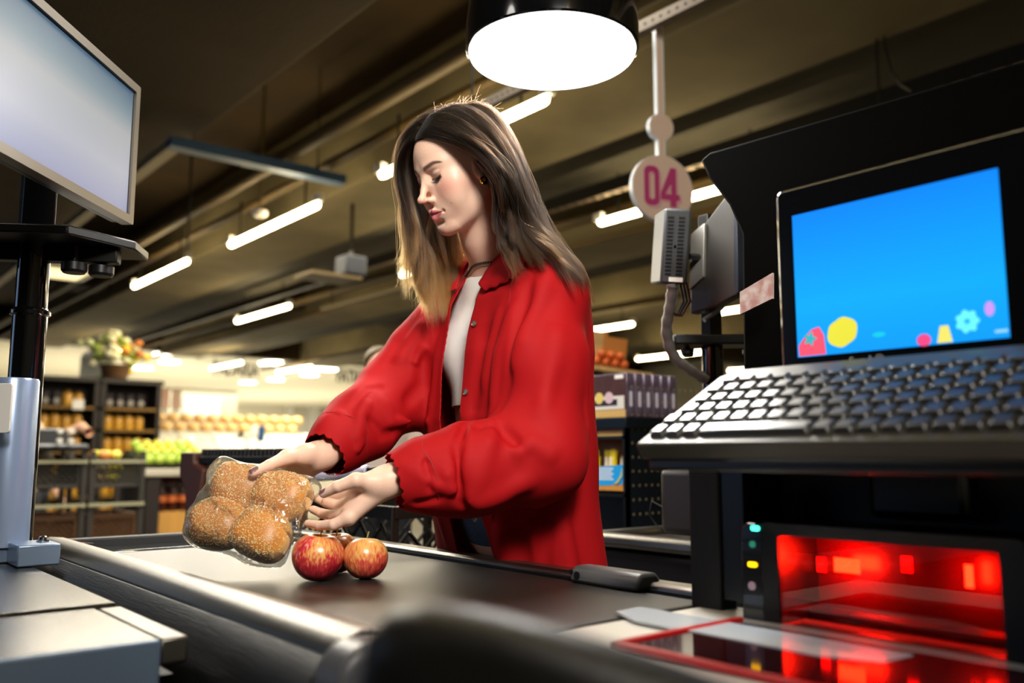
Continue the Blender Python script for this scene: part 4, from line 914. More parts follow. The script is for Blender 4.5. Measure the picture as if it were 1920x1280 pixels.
# ================================================================ hair: strands over scalp, shoulders and chest
HAIRF = Field(); HAIRF.ops = list(HF.ops)
NP = 26; STR = []; SROW = []; OMB = []
def sheet(guides, n, depth=.008, tip=.012, clumps=40, wave=.004, lift=.003, trim=(.86, 1.0), fl=.03, omb=1.0):
    G = np.array([resample([P(*q_) for q_ in g], NP) for g in guides])
    u = RNG.random(n)*(len(guides)-1); i = np.clip(u.astype(int), 0, len(guides)-2); f = (u-i)[:, None, None]; f = f*f*(3-2*f)
    s = G[i]*(1-f)+G[i+1]*f; t = np.linspace(0, 1, NP)[None, :, None]
    cl = (u/(len(guides)-1)*clumps+RNG.normal(0, .4, n)).astype(int) % clumps
    co_ = RNG.normal(0, 1, (clumps, 3))[cl]; cu = ((np.arange(clumps)+.5)/clumps*(len(guides)-1))[cl]
    ci = np.clip(cu.astype(int), 0, len(guides)-2); cf_ = (cu-ci)[:, None, None]; center = G[ci]*(1-cf_)+G[ci+1]*cf_
    pull = .90*t**1.1; s = s*(1-pull)+center*pull
    s = s+co_[:, None, :]*tip*.7*t**1.2+RNG.normal(0, 1, (n, 1, 3))*(depth*.26+.0012*t)+F0*(RNG.random((n, 1, 1))-.5)*depth
    ph = RNG.random((clumps, 3))[cl]*6.28; fr_ = (1.2+RNG.random((clumps, 1))[cl]*1.4)
    s = s+wave*np.sin(ph[:, None, :]+fr_[:, None, :]*6.28*t*1.3)*t
    fly = RNG.random(n) < fl; s[fly] += (np.cumsum(RNG.normal(0, 1, (fly.sum(), NP, 3)), 1)*.0011+RNG.normal(0, 1, (fly.sum(), 1, 3))*.012*t)
    cut = trim[0]+(trim[1]-trim[0])*RNG.random(n); tt = np.linspace(0, 1, NP)[None]*cut[:, None]*(NP-1); ii = np.clip(tt.astype(int), 0, NP-2); ff = (tt-ii)[:, :, None]; ar = np.arange(n)[:, None]
    s = s[ar, ii]*(1-ff)+s[ar, ii+1]*ff
    OMB.append(np.full(n, omb)); STR.append(s); SROW.append(np.full(n, lift))
sheet([[(779, 264, 1.65), (763, 278, 1.665), (751, 320, 1.69), (762, 380, 1.70), (764, 440, 1.69), (746, 505, 1.68)],
       [(797, 226, 1.66), (757, 258, 1.69), (745, 318, 1.71), (764, 400, 1.71), (782, 480, 1.71), (790, 545, 1.70), (793, 565, 1.69)],
       [(830, 207, 1.67), (773, 240, 1.72), (756, 310, 1.745), (786, 420, 1.76), (812, 500, 1.75), (826, 610, 1.71)],
       [(870, 197, 1.68), (800, 225, 1.75), (785, 320, 1.79), (825, 430, 1.79), (845, 510, 1.77), (838, 590, 1.73)],
       [(900, 200, 1.69), (850, 240, 1.77), (850, 330, 1.79), (865, 430, 1.79), (872, 490, 1.78), (862, 545, 1.76)]], 5200, depth=.012, tip=.012, clumps=34, wave=.007, omb=1.12)
sheet([[(779, 264, 1.64), (815, 254, 1.585), (874, 278, 1.55), (926, 306, 1.54), (950, 355, 1.545), (948, 430, 1.56), (952, 468, 1.565), (958, 490, 1.56)],
       [(792, 238, 1.655), (840, 238, 1.58), (893, 275, 1.55), (940, 328, 1.54), (950, 400, 1.565), (975, 445, 1.565), (1003, 480, 1.555)],
       [(800, 222, 1.655), (855, 232, 1.59), (908, 280, 1.555), (946, 345, 1.55), (968, 415, 1.565), (1010, 462, 1.56), (1050, 503, 1.55)],
       [(840, 203, 1.66), (895, 218, 1.61), (942, 275, 1.58), (970, 350, 1.572), (996, 420, 1.575), (1042, 480, 1.57), (1088, 540, 1.565)],
       [(880, 195, 1.67), (930, 214, 1.64), (968, 285, 1.63), (993, 365, 1.63), (1018, 430, 1.63), (1058, 490, 1.62), (1098, 548, 1.61)],
       [(900, 198, 1.69), (945, 232, 1.69), (978, 305, 1.69), (1003, 380, 1.69), (1028, 440, 1.68), (1060, 505, 1.67), (1092, 550, 1.66)],
       [(905, 203, 1.71), (940, 245, 1.75), (965, 325, 1.76), (985, 420, 1.76), (1000, 470, 1.75), (1015, 500, 1.73)],
       [(890, 203, 1.70), (905, 250, 1.78), (915, 330, 1.80), (925, 420, 1.79), (940, 460, 1.78), (950, 485, 1.77)]], 9500, depth=.010, tip=.013, clumps=56, wave=.008, omb=.80)
sheet([[(910, 300, 1.57), (926, 350, 1.565), (930, 410, 1.57), (942, 455, 1.56), (960, 498, 1.55), (962, 540, 1.545)],
       [(925, 310, 1.565), (938, 370, 1.565), (950, 430, 1.565), (968, 480, 1.555), (985, 510, 1.55)]], 500, depth=.006, tip=.006, clumps=8, wave=.005, trim=(.6, 1))
S = np.concatenate(STR); n = len(S); flat = S.reshape(-1, 3)
root_in = np.repeat(np.linspace(0, 1, NP)[None], n, 0).ravel()
for _ in range(3):
    d = HAIRF(flat); m = d < .0035+.006*np.minimum(1, root_in*8)
    if m.any(): g = grad(HAIRF, flat[m]); flat[m] += g*np.clip(.0035+.006*np.minimum(1, root_in[m]*8)-d[m], 0, .02)[:, None]
    d = BF_(flat); m = d < .003; flat[m] += grad(BF_, flat[m])*np.clip(.003-d[m], 0, .01)[:, None]
    if 'JF' in globals(): d = JF(flat); m = (d < .006) & (flat[:, 2] < HP[2]-.09); flat[m] += grad(JF, flat[m])*np.clip(.006-d[m], 0, .015)[:, None]
S = flat.reshape(n, NP, 3); K_ = np.array([.25, .5, .25])
for _ in range(3): S[:, 1:-1] = .25*S[:, :-2]+.5*S[:, 1:-1]+.25*S[:, 2:]
root_pos = S[:, 0].copy(); pr_ = project(HF, root_pos, 3, .02); S[:, 0] = np.where((np.linalg.norm(pr_-root_pos, axis=1) < .03)[:, None], pr_, root_pos)
# short stray hairs along the crown
ns = 130; a = RNG.random(ns); base = np.array([P(790+130*x, 225-28*math.sin(PI*x), 1.67+.06*(RNG.random()-.5)) for x in a]); base = project(HF, base, 4, .03)
gN = grad(HF, base); tt = np.linspace(0, 1, NP)[None, :, None]; dirs = gN[:, None, :]*.9+RNG.normal(0, .6, (ns, 1, 3))
stray = base[:, None, :]+gN[:, None, :]*.008+dirs*tt*(.004+.016*RNG.random((ns, 1, 1))**2)+np.cumsum(RNG.normal(0, .00045, (ns, NP, 3)), 1)+HM@V(0, -.01, -.004)*tt**2
S = np.concatenate([S, stray]); n = len(S); OM = np.concatenate(OMB+[np.full(ns, .75)])
hc = bpy.data.hair_curves.new('hair'); hc.add_curves([NP]*n)
inv = np.array(wm(person).inverted()); Sl = S.reshape(-1, 3)@inv[:3, :3].T+inv[:3, 3]
hc.attributes['position'].data.foreach_set('vector', Sl.astype(np.float32).ravel()) if 'position' in hc.attributes else None
ra = hc.attributes.get('radius') or hc.attributes.new('radius', 'FLOAT', 'POINT')
rr = np.tile(np.interp(np.linspace(0, 1, NP), [0, .1, .8, 1], [.00018, .00024, .00020, .00004]), n); ra.data.foreach_set('value', rr.astype(np.float32))
mh = bpy.data.materials.new('brown_hair'); mh.use_nodes = True; nt = mh.node_tree; nt.nodes.remove(nt.nodes['Principled BSDF'])
hb = nt.nodes.new('ShaderNodeBsdfHairPrincipled'); hb.model = 'CHIANG'; hb.parametrization = 'COLOR'; hi_ = nt.nodes.new('ShaderNodeAttribute'); hi_.attribute_name = 'ombre'; oa = hc.attributes.new('ombre', 'FLOAT', 'POINT'); oa.data.foreach_set('value', (np.tile(np.linspace(0, 1, NP), (n, 1))*OM[:, None]*(.85+.3*RNG.random((n, 1)))).astype(np.float32).ravel()); rp = nt.nodes.new('ShaderNodeValToRGB')
el = rp.color_ramp.elements; el[0].position = .0; el[0].color = (.0045, .0024, .0014, 1); el[1].position = 1; el[1].color = (.17, .078, .020, 1)
e_ = el.new(.55); e_.color = (.010, .005, .0022, 1); e_ = el.new(.84); e_.color = (.036, .016, .005, 1)
nt.links.new(hi_.outputs['Fac'], rp.inputs[0]); nt.links.new(rp.outputs[0], hb.inputs['Color']); hb.inputs['Roughness'].default_value = .28; hb.inputs['IOR'].default_value = 1.4; hb.inputs['Radial Roughness'].default_value = .5
hb.inputs['Random Roughness'].default_value = .2
try: hb.inputs['Random Color'].default_value = .3
except Exception: pass
nt.links.new(hb.outputs[0], nt.nodes['Material Output'].inputs['Surface']); hc.materials.append(mh)
ho = bpy.data.objects.new('hair', hc); COL.objects.link(ho); ho.parent = person
# ================================================================ bag of rolls and apples
A_, B_2, C_, D_ = P(430, 876, 1.545), P(604, 903, 1.50), P(508, 1062, 1.43), P(342, 1000, 1.475)
bc = (A_+B_2+C_+D_)/4; e1 = (B_2-A_)+(C_-D_); e1 /= np.linalg.norm(e1); e2 = (A_-D_)+(B_2-C_); e2 -= e1*(e2@e1); e2 /= np.linalg.norm(e2); e3 = np.cross(e1, e2); e3 = e3 if e3@F0 < 0 else -e3
W1 = (np.linalg.norm(B_2-A_)+np.linalg.norm(C_-D_))/2; W2 = (np.linalg.norm(A_-D_)+np.linalg.norm(B_2-C_))/2
EM = np.stack([e1, e2, e3], 1)
bag = thing('bread_bag', 'clear plastic bag of four sesame rolls held tilted above the belt', 'bag of bread', bc)
def roll_mat():
    m = bpy.data.materials.new('bun_crust'); m.use_nodes = True; nt = m.node_tree; n = nt.nodes; b = n['Principled BSDF']; b.inputs['Roughness'].default_value = .42
    b.inputs['Subsurface Weight'].default_value = .1; b.inputs['Subsurface Scale'].default_value = .004
    at = n.new('ShaderNodeAttribute'); at.attribute_name = 'bake'; no = n.new('ShaderNodeTexNoise'); no.inputs['Scale'].default_value = 38; no.inputs['Detail'].default_value = 6
    tc = n.new('ShaderNodeTexCoord'); nt.links.new(tc.outputs['Object'], no.inputs['Vector'])
    ma = n.new('ShaderNodeMath'); ma.operation = 'MULTIPLY_ADD'; ma.inputs[1].default_value = .5; nt.links.new(no.outputs['Fac'], ma.inputs[0]); sb = n.new('ShaderNodeMath'); sb.operation = 'SUBTRACT'; sb.inputs[1].default_value = .25; nt.links.new(at.outputs['Fac'], sb.inputs[0]); nt.links.new(sb.outputs[0], ma.inputs[2])
    r = n.new('ShaderNodeValToRGB'); el = r.color_ramp.elements; el[0].position = .0; el[0].color = (*lin('#e8dcc0'), 1); el[1].position = 1; el[1].color = (*lin('#c47c34'), 1)
    for p_, c_ in ((.22, '#f2ddb0'), (.42, '#f0c27a'), (.72, '#dd9a48')): e_ = el.new(p_); e_.color = (*lin(c_), 1)
    nt.links.new(ma.outputs[0], r.inputs[0]); nt.links.new(r.outputs[0], b.inputs['Base Color']); bp = n.new('ShaderNodeBump'); bp.inputs['Strength'].default_value = .25; bp.inputs['Distance'].default_value = .004; nt.links.new(no.outputs['Fac'], bp.inputs['Height']); nt.links.new(bp.outputs[0], b.inputs['Normal']); return m
M_bun = roll_mat(); M_ses = mat('sesame_seed', '#ecd9a2', .45)
RF_all = Field(); q1, q2 = W1*.245, W2*.245
spots = [(-1, 1, 'sesame roll under the thumb at the upper left of the bag'), (1, 1, 'sesame roll at the upper right of the bag beside the lower hand'), (-1, -1, 'sesame roll at the lower left of the bag'), (1, -1, 'lowest sesame roll of the bag, nearest the apples')]
for i, (sx, sy, lab) in enumerate(spots):
    c = bc+e1*q1*sx+e2*q2*sy+e3*.004*(sx-sy)
    Fb = Field(); r_ = np.array([q1*1.17, q2*1.17, .036])
    ang = .12*sx*sy; Mr = EM @ np.array(Matrix.Rotation(ang, 3, 'Z'))
    def bun(p, c=c, Mr=Mr, r_=r_):
        q = (p-c)@Mr; x = q[:, 0]/r_[0]; y = q[:, 1]/r_[1]; zz = q[:, 2]; rz = np.where(zz > 0, .040, .026)
        v = (np.abs(x)**2.7+np.abs(y)**2.7+np.abs(zz/rz)**2.5)**(1/2.6); return (v-1)*np.minimum(r_.min(), rz)*.85+.0012*np.sin(70*q[:, 0]+2)*np.sin(64*q[:, 1]+i)
    Fb.u(bun, c, .07); v_, q_ = polygonize(Fb, c-.075, c+.075, .0026, slack=2.2)
    me = npmesh('roll', v_, q_); loc = (v_-c)@Mr; hgt = loc[:, 2]; bake = np.clip((hgt+.012)/.045, 0, 1)*np.clip(1.25-.35*((loc[:, 0]/r_[0])**4+(loc[:, 1]/r_[1])**4), 0, 1)
    a_ = me.attributes.new('bake', 'FLOAT', 'POINT'); a_.data.foreach_set('value', bake.astype(np.float32)); me.materials.append(M_bun)
    o = bpy.data.objects.new('sesame_roll', me); COL.objects.link(o); finish(o, 'sesame_roll', None, True, smooth=180); tag(o, lab, 'bread roll', 'sesame rolls inside the clear bag')
    # sesame: one uncountable sprinkling per roll
    top = v_[(hgt > .006)]; gN = grad(Fb, top); k_ = min(len(top), 900); ix = RNG.choice(len(top), k_, replace=False); w_ = RNG.random(k_) < np.clip((hgt[hgt > .006][ix]-.004)/.022, 0, 1)
    ix = ix[w_]; sv = []; sf = []
    for j in ix:
        nn = gN[j]; t1 = np.cross(nn, RNG.normal(0, 1, 3)); t1 /= np.linalg.norm(t1); t2 = np.cross(nn, t1); c2 = top[j]+nn*.0004; n0 = len(sv)
        sv += [c2+t1*.0019, c2+t2*.0009-t1*.0004, c2-t1*.0012, c2-t2*.0009-t1*.0004, c2+nn*.0009]; sf += [(n0, n0+1, n0+4), (n0+1, n0+2, n0+4), (n0+2, n0+3, n0+4), (n0+3, n0, n0+4)]
    mb = MB(); mb.add(sv, sf); so = mb.build('sesame_seeds', M_ses, o); so['kind'] = 'stuff'
    Fb.ops[0] = ('u', Fb.ops[0][1], Fb.ops[0][2], Fb.ops[0][3], .03); RF_all.ops += Fb.ops
# film
def film_d(p):
    q = (p-bc)@EM; return .0022*np.sin(40*q[:, 0]+55*q[:, 1]+3*np.sin(30*q[:, 1]))*np.cos(28*q[:, 1]-20*q[:, 0])
FF = Field()
def hull(p):
    q = (p-bc)@EM; a = W1*.545; b = W2*.545; c = .044
    v = (np.abs(q[:, 0]/a)**11+np.abs(q[:, 1]/b)**11)**(1/11); zz = q[:, 2]; rz = np.where(zz > 0, .046, .030); vv = (np.maximum(v, 1e-6)**3.2+np.abs(zz/rz)**3.2)**(1/3.2); return (vv-1)*.035
base_rf = lambda p: RF_all(p)-.0035
def film(p):
    a = hull(p); b = base_rf(p); h = np.clip(.5+.5*(b-a)/.02, 0, 1); f = np.where(a < b, a*.35+b*.65-.0, b)  # film sags onto the rolls
    return np.maximum(a, a*.9+b*.1-.001)
FF.u(film, bc, .2); FF.d(film_d, bc, .2)
for l_ in ([(470, 885), (455, 930), (430, 960)], [(500, 890), (495, 935), (488, 975)], [(515, 895), (520, 940), (512, 985)], [(530, 900), (545, 950), (535, 975)], [(400, 930), (380, 965), (360, 990)], [(488, 960), (470, 990), (455, 1010)], [(495, 985), (505, 1030), (498, 1060)],
           [(580, 920), (575, 960), (555, 1000)], [(560, 990), (545, 1020), (525, 1050)], [(420, 905), (400, 945), (395, 975)], [(440, 1010), (460, 1030), (470, 1060)], [(480, 880), (470, 910), (440, 945)], [(595, 930), (570, 990), (530, 1055)]):
    pr2 = project(FF, np.array([P(x, y, 1.44) for x, y in l_]), 8, .03); FF.groove(pr2, .0022, .0028)
fv, fq = polygonize(FF, bc-.155, bc+.155, .0022, slack=2.0)
M_film = bpy.data.materials.new('clear_film'); M_film.use_nodes = True; nt = M_film.node_tree; n = nt.nodes; n.remove(n['Principled BSDF'])
tr = n.new('ShaderNodeBsdfTransparent'); tr.inputs[0].default_value = (.96, .965, .955, 1); gl = n.new('ShaderNodeBsdfGlossy'); gl.inputs['Roughness'].default_value = .07; gl.inputs['Color'].default_value = (1, 1, 1, 1)
df = n.new('ShaderNodeBsdfDiffuse'); df.inputs[0].default_value = (.95, .95, .93, 1); mx0 = n.new('ShaderNodeMixShader'); mx0.inputs[0].default_value = .03; nt.links.new(tr.outputs[0], mx0.inputs[1]); nt.links.new(df.outputs[0], mx0.inputs[2])
mx = n.new('ShaderNodeMixShader'); fr_ = n.new('ShaderNodeFresnel'); fr_.inputs['IOR'].default_value = 1.38
tc = n.new('ShaderNodeTexCoord'); mp = n.new('ShaderNodeMapping'); mp.inputs['Rotation'].default_value = (.3, .5, .9); mp.inputs['Scale'].default_value = (1, .22, 1); nt.links.new(tc.outputs['Object'], mp.inputs[0])
no = n.new('ShaderNodeTexNoise'); no.inputs['Scale'].default_value = 75; no.inputs['Detail'].default_value = 2; no.inputs['Distortion'].default_value = .9; nt.links.new(mp.outputs[0], no.inputs['Vector'])
bp = n.new('ShaderNodeBump'); bp.inputs['Strength'].default_value = .5; bp.inputs['Distance'].default_value = .005; nt.links.new(no.outputs['Fac'], bp.inputs['Height'])
for nd in (gl, fr_): nt.links.new(bp.outputs[0], nd.inputs['Normal'])
mad = n.new('ShaderNodeMath'); mad.operation = 'MULTIPLY_ADD'; mad.inputs[1].default_value = .75; mad.inputs[2].default_value = .012; nt.links.new(fr_.outputs[0], mad.inputs[0])
nt.links.new(mad.outputs[0], mx.inputs[0]); nt.links.new(mx0.outputs[0], mx.inputs[1]); nt.links.new(gl.outputs[0], mx.inputs[2]); nt.links.new(mx.outputs[0], n['Material Output'].inputs['Surface'])
npobj('plastic_film', fv, fq, M_film, bag)
def flap(name, rows, cols=16):
    """crumpled sheet between two edge polylines"""
    a, b = [resample(r, cols) for r in rows]; nv = 9; vs = []
    nr = np.cross(a[-1]-a[0], b[0]-a[0]); nr /= np.linalg.norm(nr)
    for i in range(cols):
        for j in range(nv):
            v = j/(nv-1); p = a[i]*(1-v)+b[i]*v; vs.append(p+nr*(.004*math.sin(i*1.7+3*v)+.003*math.sin(i*.9-j*1.1))*min(1, 3*v+.1))
    return npobj(name, np.array(vs), np.array([(i*nv+j, (i+1)*nv+j, (i+1)*nv+j+1, i*nv+j+1) for i in range(cols-1) for j in range(nv-1)]), M_film, bag)
flap('film_flap', [[P(405, 925, 1.54), P(425, 890, 1.55), P(470, 872, 1.55), P(505, 878, 1.55)], [P(395, 915, 1.55), P(402, 885, 1.56), P(440, 868, 1.57), P(500, 870, 1.57)]])
flap('film_flap', [[P(592, 895, 1.50), P(604, 905, 1.49), P(606, 925, 1.48), P(596, 950, 1.48)], [P(628, 885, 1.50), P(632, 898, 1.49), P(622, 912, 1.475), P(612, 930, 1.47)]])
# ---------------------------------------------------------------- apples
def apple_mat(seed, base, stripe, thr):
    m = bpy.data.materials.new('apple_skin'); m.use_nodes = True; nt = m.node_tree; n = nt.nodes; b = n['Principled BSDF']; b.inputs['Roughness'].default_value = .28; b.inputs['Coat Weight'].default_value = .25
    tc = n.new('ShaderNodeTexCoord'); sp = n.new('ShaderNodeSeparateXYZ'); nt.links.new(tc.outputs['Object'], sp.inputs[0])
    at = n.new('ShaderNodeMath'); at.operation = 'ARCTAN2'; nt.links.new(sp.outputs[1], at.inputs[0]); nt.links.new(sp.outputs[0], at.inputs[1])
    cb = n.new('ShaderNodeCombineXYZ'); nt.links.new(at.outputs[0], cb.inputs[0]); mz = n.new('ShaderNodeMath'); mz.operation = 'MULTIPLY'; mz.inputs[1].default_value = 9; nt.links.new(sp.outputs[2], mz.inputs[0]); nt.links.new(mz.outputs[0], cb.inputs[1]); cb.inputs[2].default_value = seed
    n1_ = n.new('ShaderNodeTexNoise'); n1_.inputs['Scale'].default_value = 11; n1_.inputs['Detail'].default_value = 6; nt.links.new(cb.outputs[0], n1_.inputs['Vector'])
    n2_ = n.new('ShaderNodeTexNoise'); n2_.inputs['Scale'].default_value = 22; n2_.inputs['Detail'].default_value = 3; nt.links.new(tc.outputs['Object'], n2_.inputs['Vector'])
    ad = n.new('ShaderNodeMath'); ad.operation = 'ADD'; nt.links.new(n1_.outputs['Fac'], ad.inputs[0]); nt.links.new(n2_.outputs['Fac'], ad.inputs[1])
    zz = n.new('ShaderNodeMapRange'); zz.inputs['From Min'].default_value = .02; zz.inputs['From Max'].default_value = .045; zz.inputs['To Min'].default_value = 0; zz.inputs['To Max'].default_value = .22; nt.links.new(sp.outputs[2], zz.inputs[0])
    sb = n.new('ShaderNodeMath'); sb.operation = 'SUBTRACT'; nt.links.new(ad.outputs[0], sb.inputs[0]); nt.links.new(zz.outputs[0], sb.inputs[1])
    r = n.new('ShaderNodeValToRGB'); el = r.color_ramp.elements; el[0].position = thr-.10; el[0].color = (*lin(base), 1); el[1].position = thr+.16; el[1].color = (*lin('#8e1420'), 1); e_ = el.new(thr+.02); e_.color = (*lin(stripe), 1)
    mr = n.new('ShaderNodeMapRange'); mr.inputs['From Max'].default_value = 2; nt.links.new(sb.outputs[0], mr.inputs[0]); nt.links.new(mr.outputs[0], r.inputs[0]); nt.links.new(r.outputs[0], b.inputs['Base Color']); return m
ap = [((596, 1042), .0415, apple_mat(3, '#e3a95c', '#c8303a', .40), (.10, .05), 'largest red apple on the belt, beside the bag'),
      ((686, 1045), .0365, apple_mat(8, '#e9b060', '#d65540', .45), (-.16, .1), 'yellow streaked apple at the right of the group'),
      ((618, 1026), .0370, apple_mat(5, '#e2a257', '#c83a36', .41), (.05, -.1), 'apple half hidden behind the other two')]
for (px2, r, m, tilt, lab), dshift in zip(ap, (0, 0, .085)):
    c = onZ(px2[0], px2[1], BZ+r*.93) if not dshift else onZ(618, 1042, BZ+r*.93)+F0*.062+RT*.0
    rot = Matrix.Translation(Vector((c[0], c[1], BZ+.001))) @ Matrix.Translation((0, 0, r*.93)) @ Euler((tilt[0], tilt[1], 0)).to_matrix().to_4x4() @ Matrix.Translation((0, 0, -r*.93))
    prof = []
    for i in range(33):
        a = PI*i/32; rr_ = math.sin(a)*(1+.10*math.sin(a*.5)**2*0); z = -math.cos(a)
        R_ = r*(1.0*math.sin(a)**.94)*(1+.06*(z)); Z_ = r*(.93*z)+r*.905 - r*.30*math.exp(-(math.sin(a)/.24)**2)*(1 if z > 0 else -.3)
        prof.append((max(1e-5, R_), Z_))
    zmin_ = min(p_[1] for p_ in prof); prof = [(p_[0], p_[1]-zmin_) for p_ in prof]
    o = MB().lathe(prof, 48, None, cap=False); me_ = o.build('apple', m, None, world=False); me_.matrix_world = rot; me_.location = rot.translation; me_.rotation_euler = rot.to_euler(); WM[me_.name] = rot.copy()
    for v in me_.data.vertices: an = math.atan2(v.co.y, v.co.x); k2 = 1+.018*math.cos(5*an+r*500)*(v.co.z/(r*1.8)); v.co.x *= k2; v.co.y *= k2
    tag(me_, lab, 'apple', 'red and yellow apples on the belt')
    MB().tube([(0, 0, r*1.45), (.001, 0, r*1.75), (.005, .001, r*2.05)], [.0012, .0011, .0016], n=8).build('stem', mat('apple_stem', '#8a8a4a', .7), me_, world=False)
# ================================================================ next lane and candy rack (right, mid distance)
t = thing('neighbour_checkout', 'grey aluminium end of the next checkout lane behind the red jacket', 'checkout counter', (2.0, .4, 0))
MB().box(1.64, 2.25, -1.2, 1.66, .56, .80).build('side_skirt', M_alud, t, bevel=.02, seg=3)
MB().box(1.625, 1.67, -1.2, 1.67, .80, .835).box(2.22, 2.265, -1.2, 1.67, .80, .835).build('side_rail', M_alu, t, bevel=.012, seg=3)
MB().box(1.625, 2.265, 1.63, 1.675, .80, .835).build('end_rail', M_alu, t, bevel=.012, seg=3)
MB().box(1.67, 2.22, -1.2, 1.63, .78, .815).build('belt', M_belt, t)
MB().box(1.68, 2.2, -1.2, 1.6, 0, .56).build('cabinet', M_blackm, t)
a = onX(1297, 905, 1.72)
t = thing('receipt_printer', 'dark rounded box with a thin cable on the next lane beside the pedestal', 'printer', (1.8, a[1]-.06, .835))
MB().box(1.70, 1.90, a[1]-.2, a[1]+.09, .836, 1.0).build('housing', mat('printer_black', '#1d1a1a', .4), t, bevel=.02, seg=3)
MB().tube([V(1.72, a[1]+.09, .9), V(1.71, a[1]+.12, .915), V(1.71, a[1]+.13, .88), V(1.72, a[1]+.11, .85), V(1.73, a[1]+.1, .84)], .002).build('cable', M_black, t)
# pole with monitor and computer
q = P(1335, 650, 2.15); qx, qy = q[0], q[1]
t = thing('till_pole', 'black steel pole with cross bar carrying the next till', 'pole', (qx, qy, .815))
MB().cyl((qx, qy, .815), (qx, qy, 1.30), .026, n=20).build('tube', M_blackg, t)
MB().box(qx-.022, qx+.022, qy-.016, qy+.016, 1.3, 1.62).build('mast', M_darkm, t, bevel=.003)
Mx = Matrix.Translation((qx, qy, 1.305)) @ Matrix.Rotation(-.7, 4, 'Z')
MB().prism([(-.10, -.05), (.12, -.05), (.14, .03), (-.08, .06), (-.11, .02)], -.012, .012, Mx).build('cross_plate', M_black, t, bevel=.004)
for dx in (-.06, .09): MB().lathe([(.012, -.035), (.016, -.03), (.016, -.02), (.006, -.015), (.006, 0)], 12, Mx @ Matrix.Translation((dx, 0, 0))).build('knob', M_black, t)
MB().tube([P(1320, 600, 2.12), P(1352, 578, 2.14), P(1382, 540, 2.16)], .006).build('brace', mat('brace_grey', '#9aa0a6', .35, .6), t)
t = thing('pc_box', 'small dark grey computer box with vent grilles below the 04 sign', 'computer', P(1260, 480, 2.05))
pts = [P(x, y, d) for x, y, d in ((1240, 393, 2.03), (1287, 393, 2.0), (1297, 528, 2.0), (1246, 533, 2.03))]
ex_ = pts[1]-pts[0]; ez_ = pts[0]-pts[3]; Mpc = frame(np.mean(pts, 0), ex_, ez_); wp = (np.linalg.norm(ex_)+np.linalg.norm(pts[2]-pts[3]))/2; hp = np.linalg.norm(ez_)
if Mpc.col[2].to_3d().dot(Vector(F0)) > 0: Mpc = Mpc @ Matrix.Rotation(PI, 4, 'Y')
PCR = .5
gx = mat('pc_grey', '#303234', .5)
MB().prism([(-wp/2, -hp/2), (wp/2, -hp/2), (wp/2, hp/2), (-wp/2, hp/2)], -.17, 0, Mpc @ Matrix.Rotation(PCR, 4, 'Y')).build('case', gx, t, bevel=.006)
Mv = Mpc @ Matrix.Rotation(PCR, 4, 'Y')
for cx0 in (-.015, .010):
    mb = MB()
    for j in range(16): mb.box(cx0-.007, cx0+.007, -hp*.38+j*hp*.05, -hp*.38+j*hp*.05+.004, .0005, .0025, Mv)
    mb.build('vent_grille', M_black, t)
MB().box(-.012, .020, -hp*.47, -hp*.41, .0005, .003, Mv).build('label_plate', M_white, t)
MB().prism(circ(.003, 12, -.002, .0), .0005, .003, Mv).build('screw', M_chrome, t)
t = thing('conduit', 'segmented grey cable conduit curving down from the computer box', 'cable conduit', P(1250, 620, 2.1))
pth = resample([P(*q_) for q_ in ((1262, 535, 2.03), (1256, 575, 2.05), (1250, 620, 2.08), (1262, 665, 2.1), (1292, 690, 2.11), (1325, 712, 2.12))], 30)
mb = MB(); mb.tube(pth, [.012+.0022*((i % 3) == 0) for i in range(30)], n=12); mb.build('hose', mat('conduit_grey', '#6a6663', .35, .3), t)
MB().tube([P(1258, 530, 2.03), P(1262, 560, 2.05), P(1253, 590, 2.06)], .012).build('cable_sleeve', mat('braid', '#8a817c', .5), t)
for k, cc in enumerate(('#15233c', '#101010', '#3a1512')): MB().tube([P(1275+6*k, 530, 2.03), P(1282+6*k, 565, 2.06), P(1268+5*k, 592, 2.07), P(1256, 585, 2.06)], .003).build('cable', mat('wire'+cc, cc, .4), t)
t = thing('rear_monitor', 'monitor seen from behind with pale back plate beside the computer box', 'monitor', P(1345, 470, 2.1))
K4 = [P(1292, 450, 2.12), P(1352, 362, 2.05), P(1372, 372, 2.03), P(1393, 552, 2.03), P(1352, 575, 2.07), P(1300, 590, 2.12)]
o3 = np.mean(K4, 0); ex_ = P(1380, 455, 2.03)-P(1295, 470, 2.12); Mr_ = frame(o3, ex_, ZZ); Mi = Mr_.inverted(); pl = [tuple((Mi @ Vector(p_))[:2]) for p_ in K4]
zf = 1 if Mr_.col[2].to_3d().dot(Vector(F0)) > 0 else -1
MB().prism(pl, 0, .03*zf, Mr_).build('back_shell', mat('monitor_back', '#3d3b38', .35, .3), t, bevel=.004)
MB().prism([tuple((Mi @ Vector(P(*p_)))[:2]) for p_ in ((1366, 372, 2.03), (1376, 370, 2.03), (1397, 550, 2.03), (1386, 556, 2.03))], -.006*zf, .034*zf, Mr_).build('bezel_edge', mat('bezel_blue', '#262a33', .3), t, bevel=.001)
MB().prism([tuple((Mi @ Vector(P(*p_)))[:2]) for p_ in ((1298, 440, 2.12), (1322, 418, 2.09), (1326, 520, 2.09), (1302, 545, 2.12))], -.012*zf, 0, Mr_).build('mount_plate', mat('plate_beige', '#8d8a84', .4, .4), t, bevel=.002)
MB().tube([P(1290, 480, 2.04), P(1312, 482, 2.10)], .008).build('mount_arm', M_black, t)
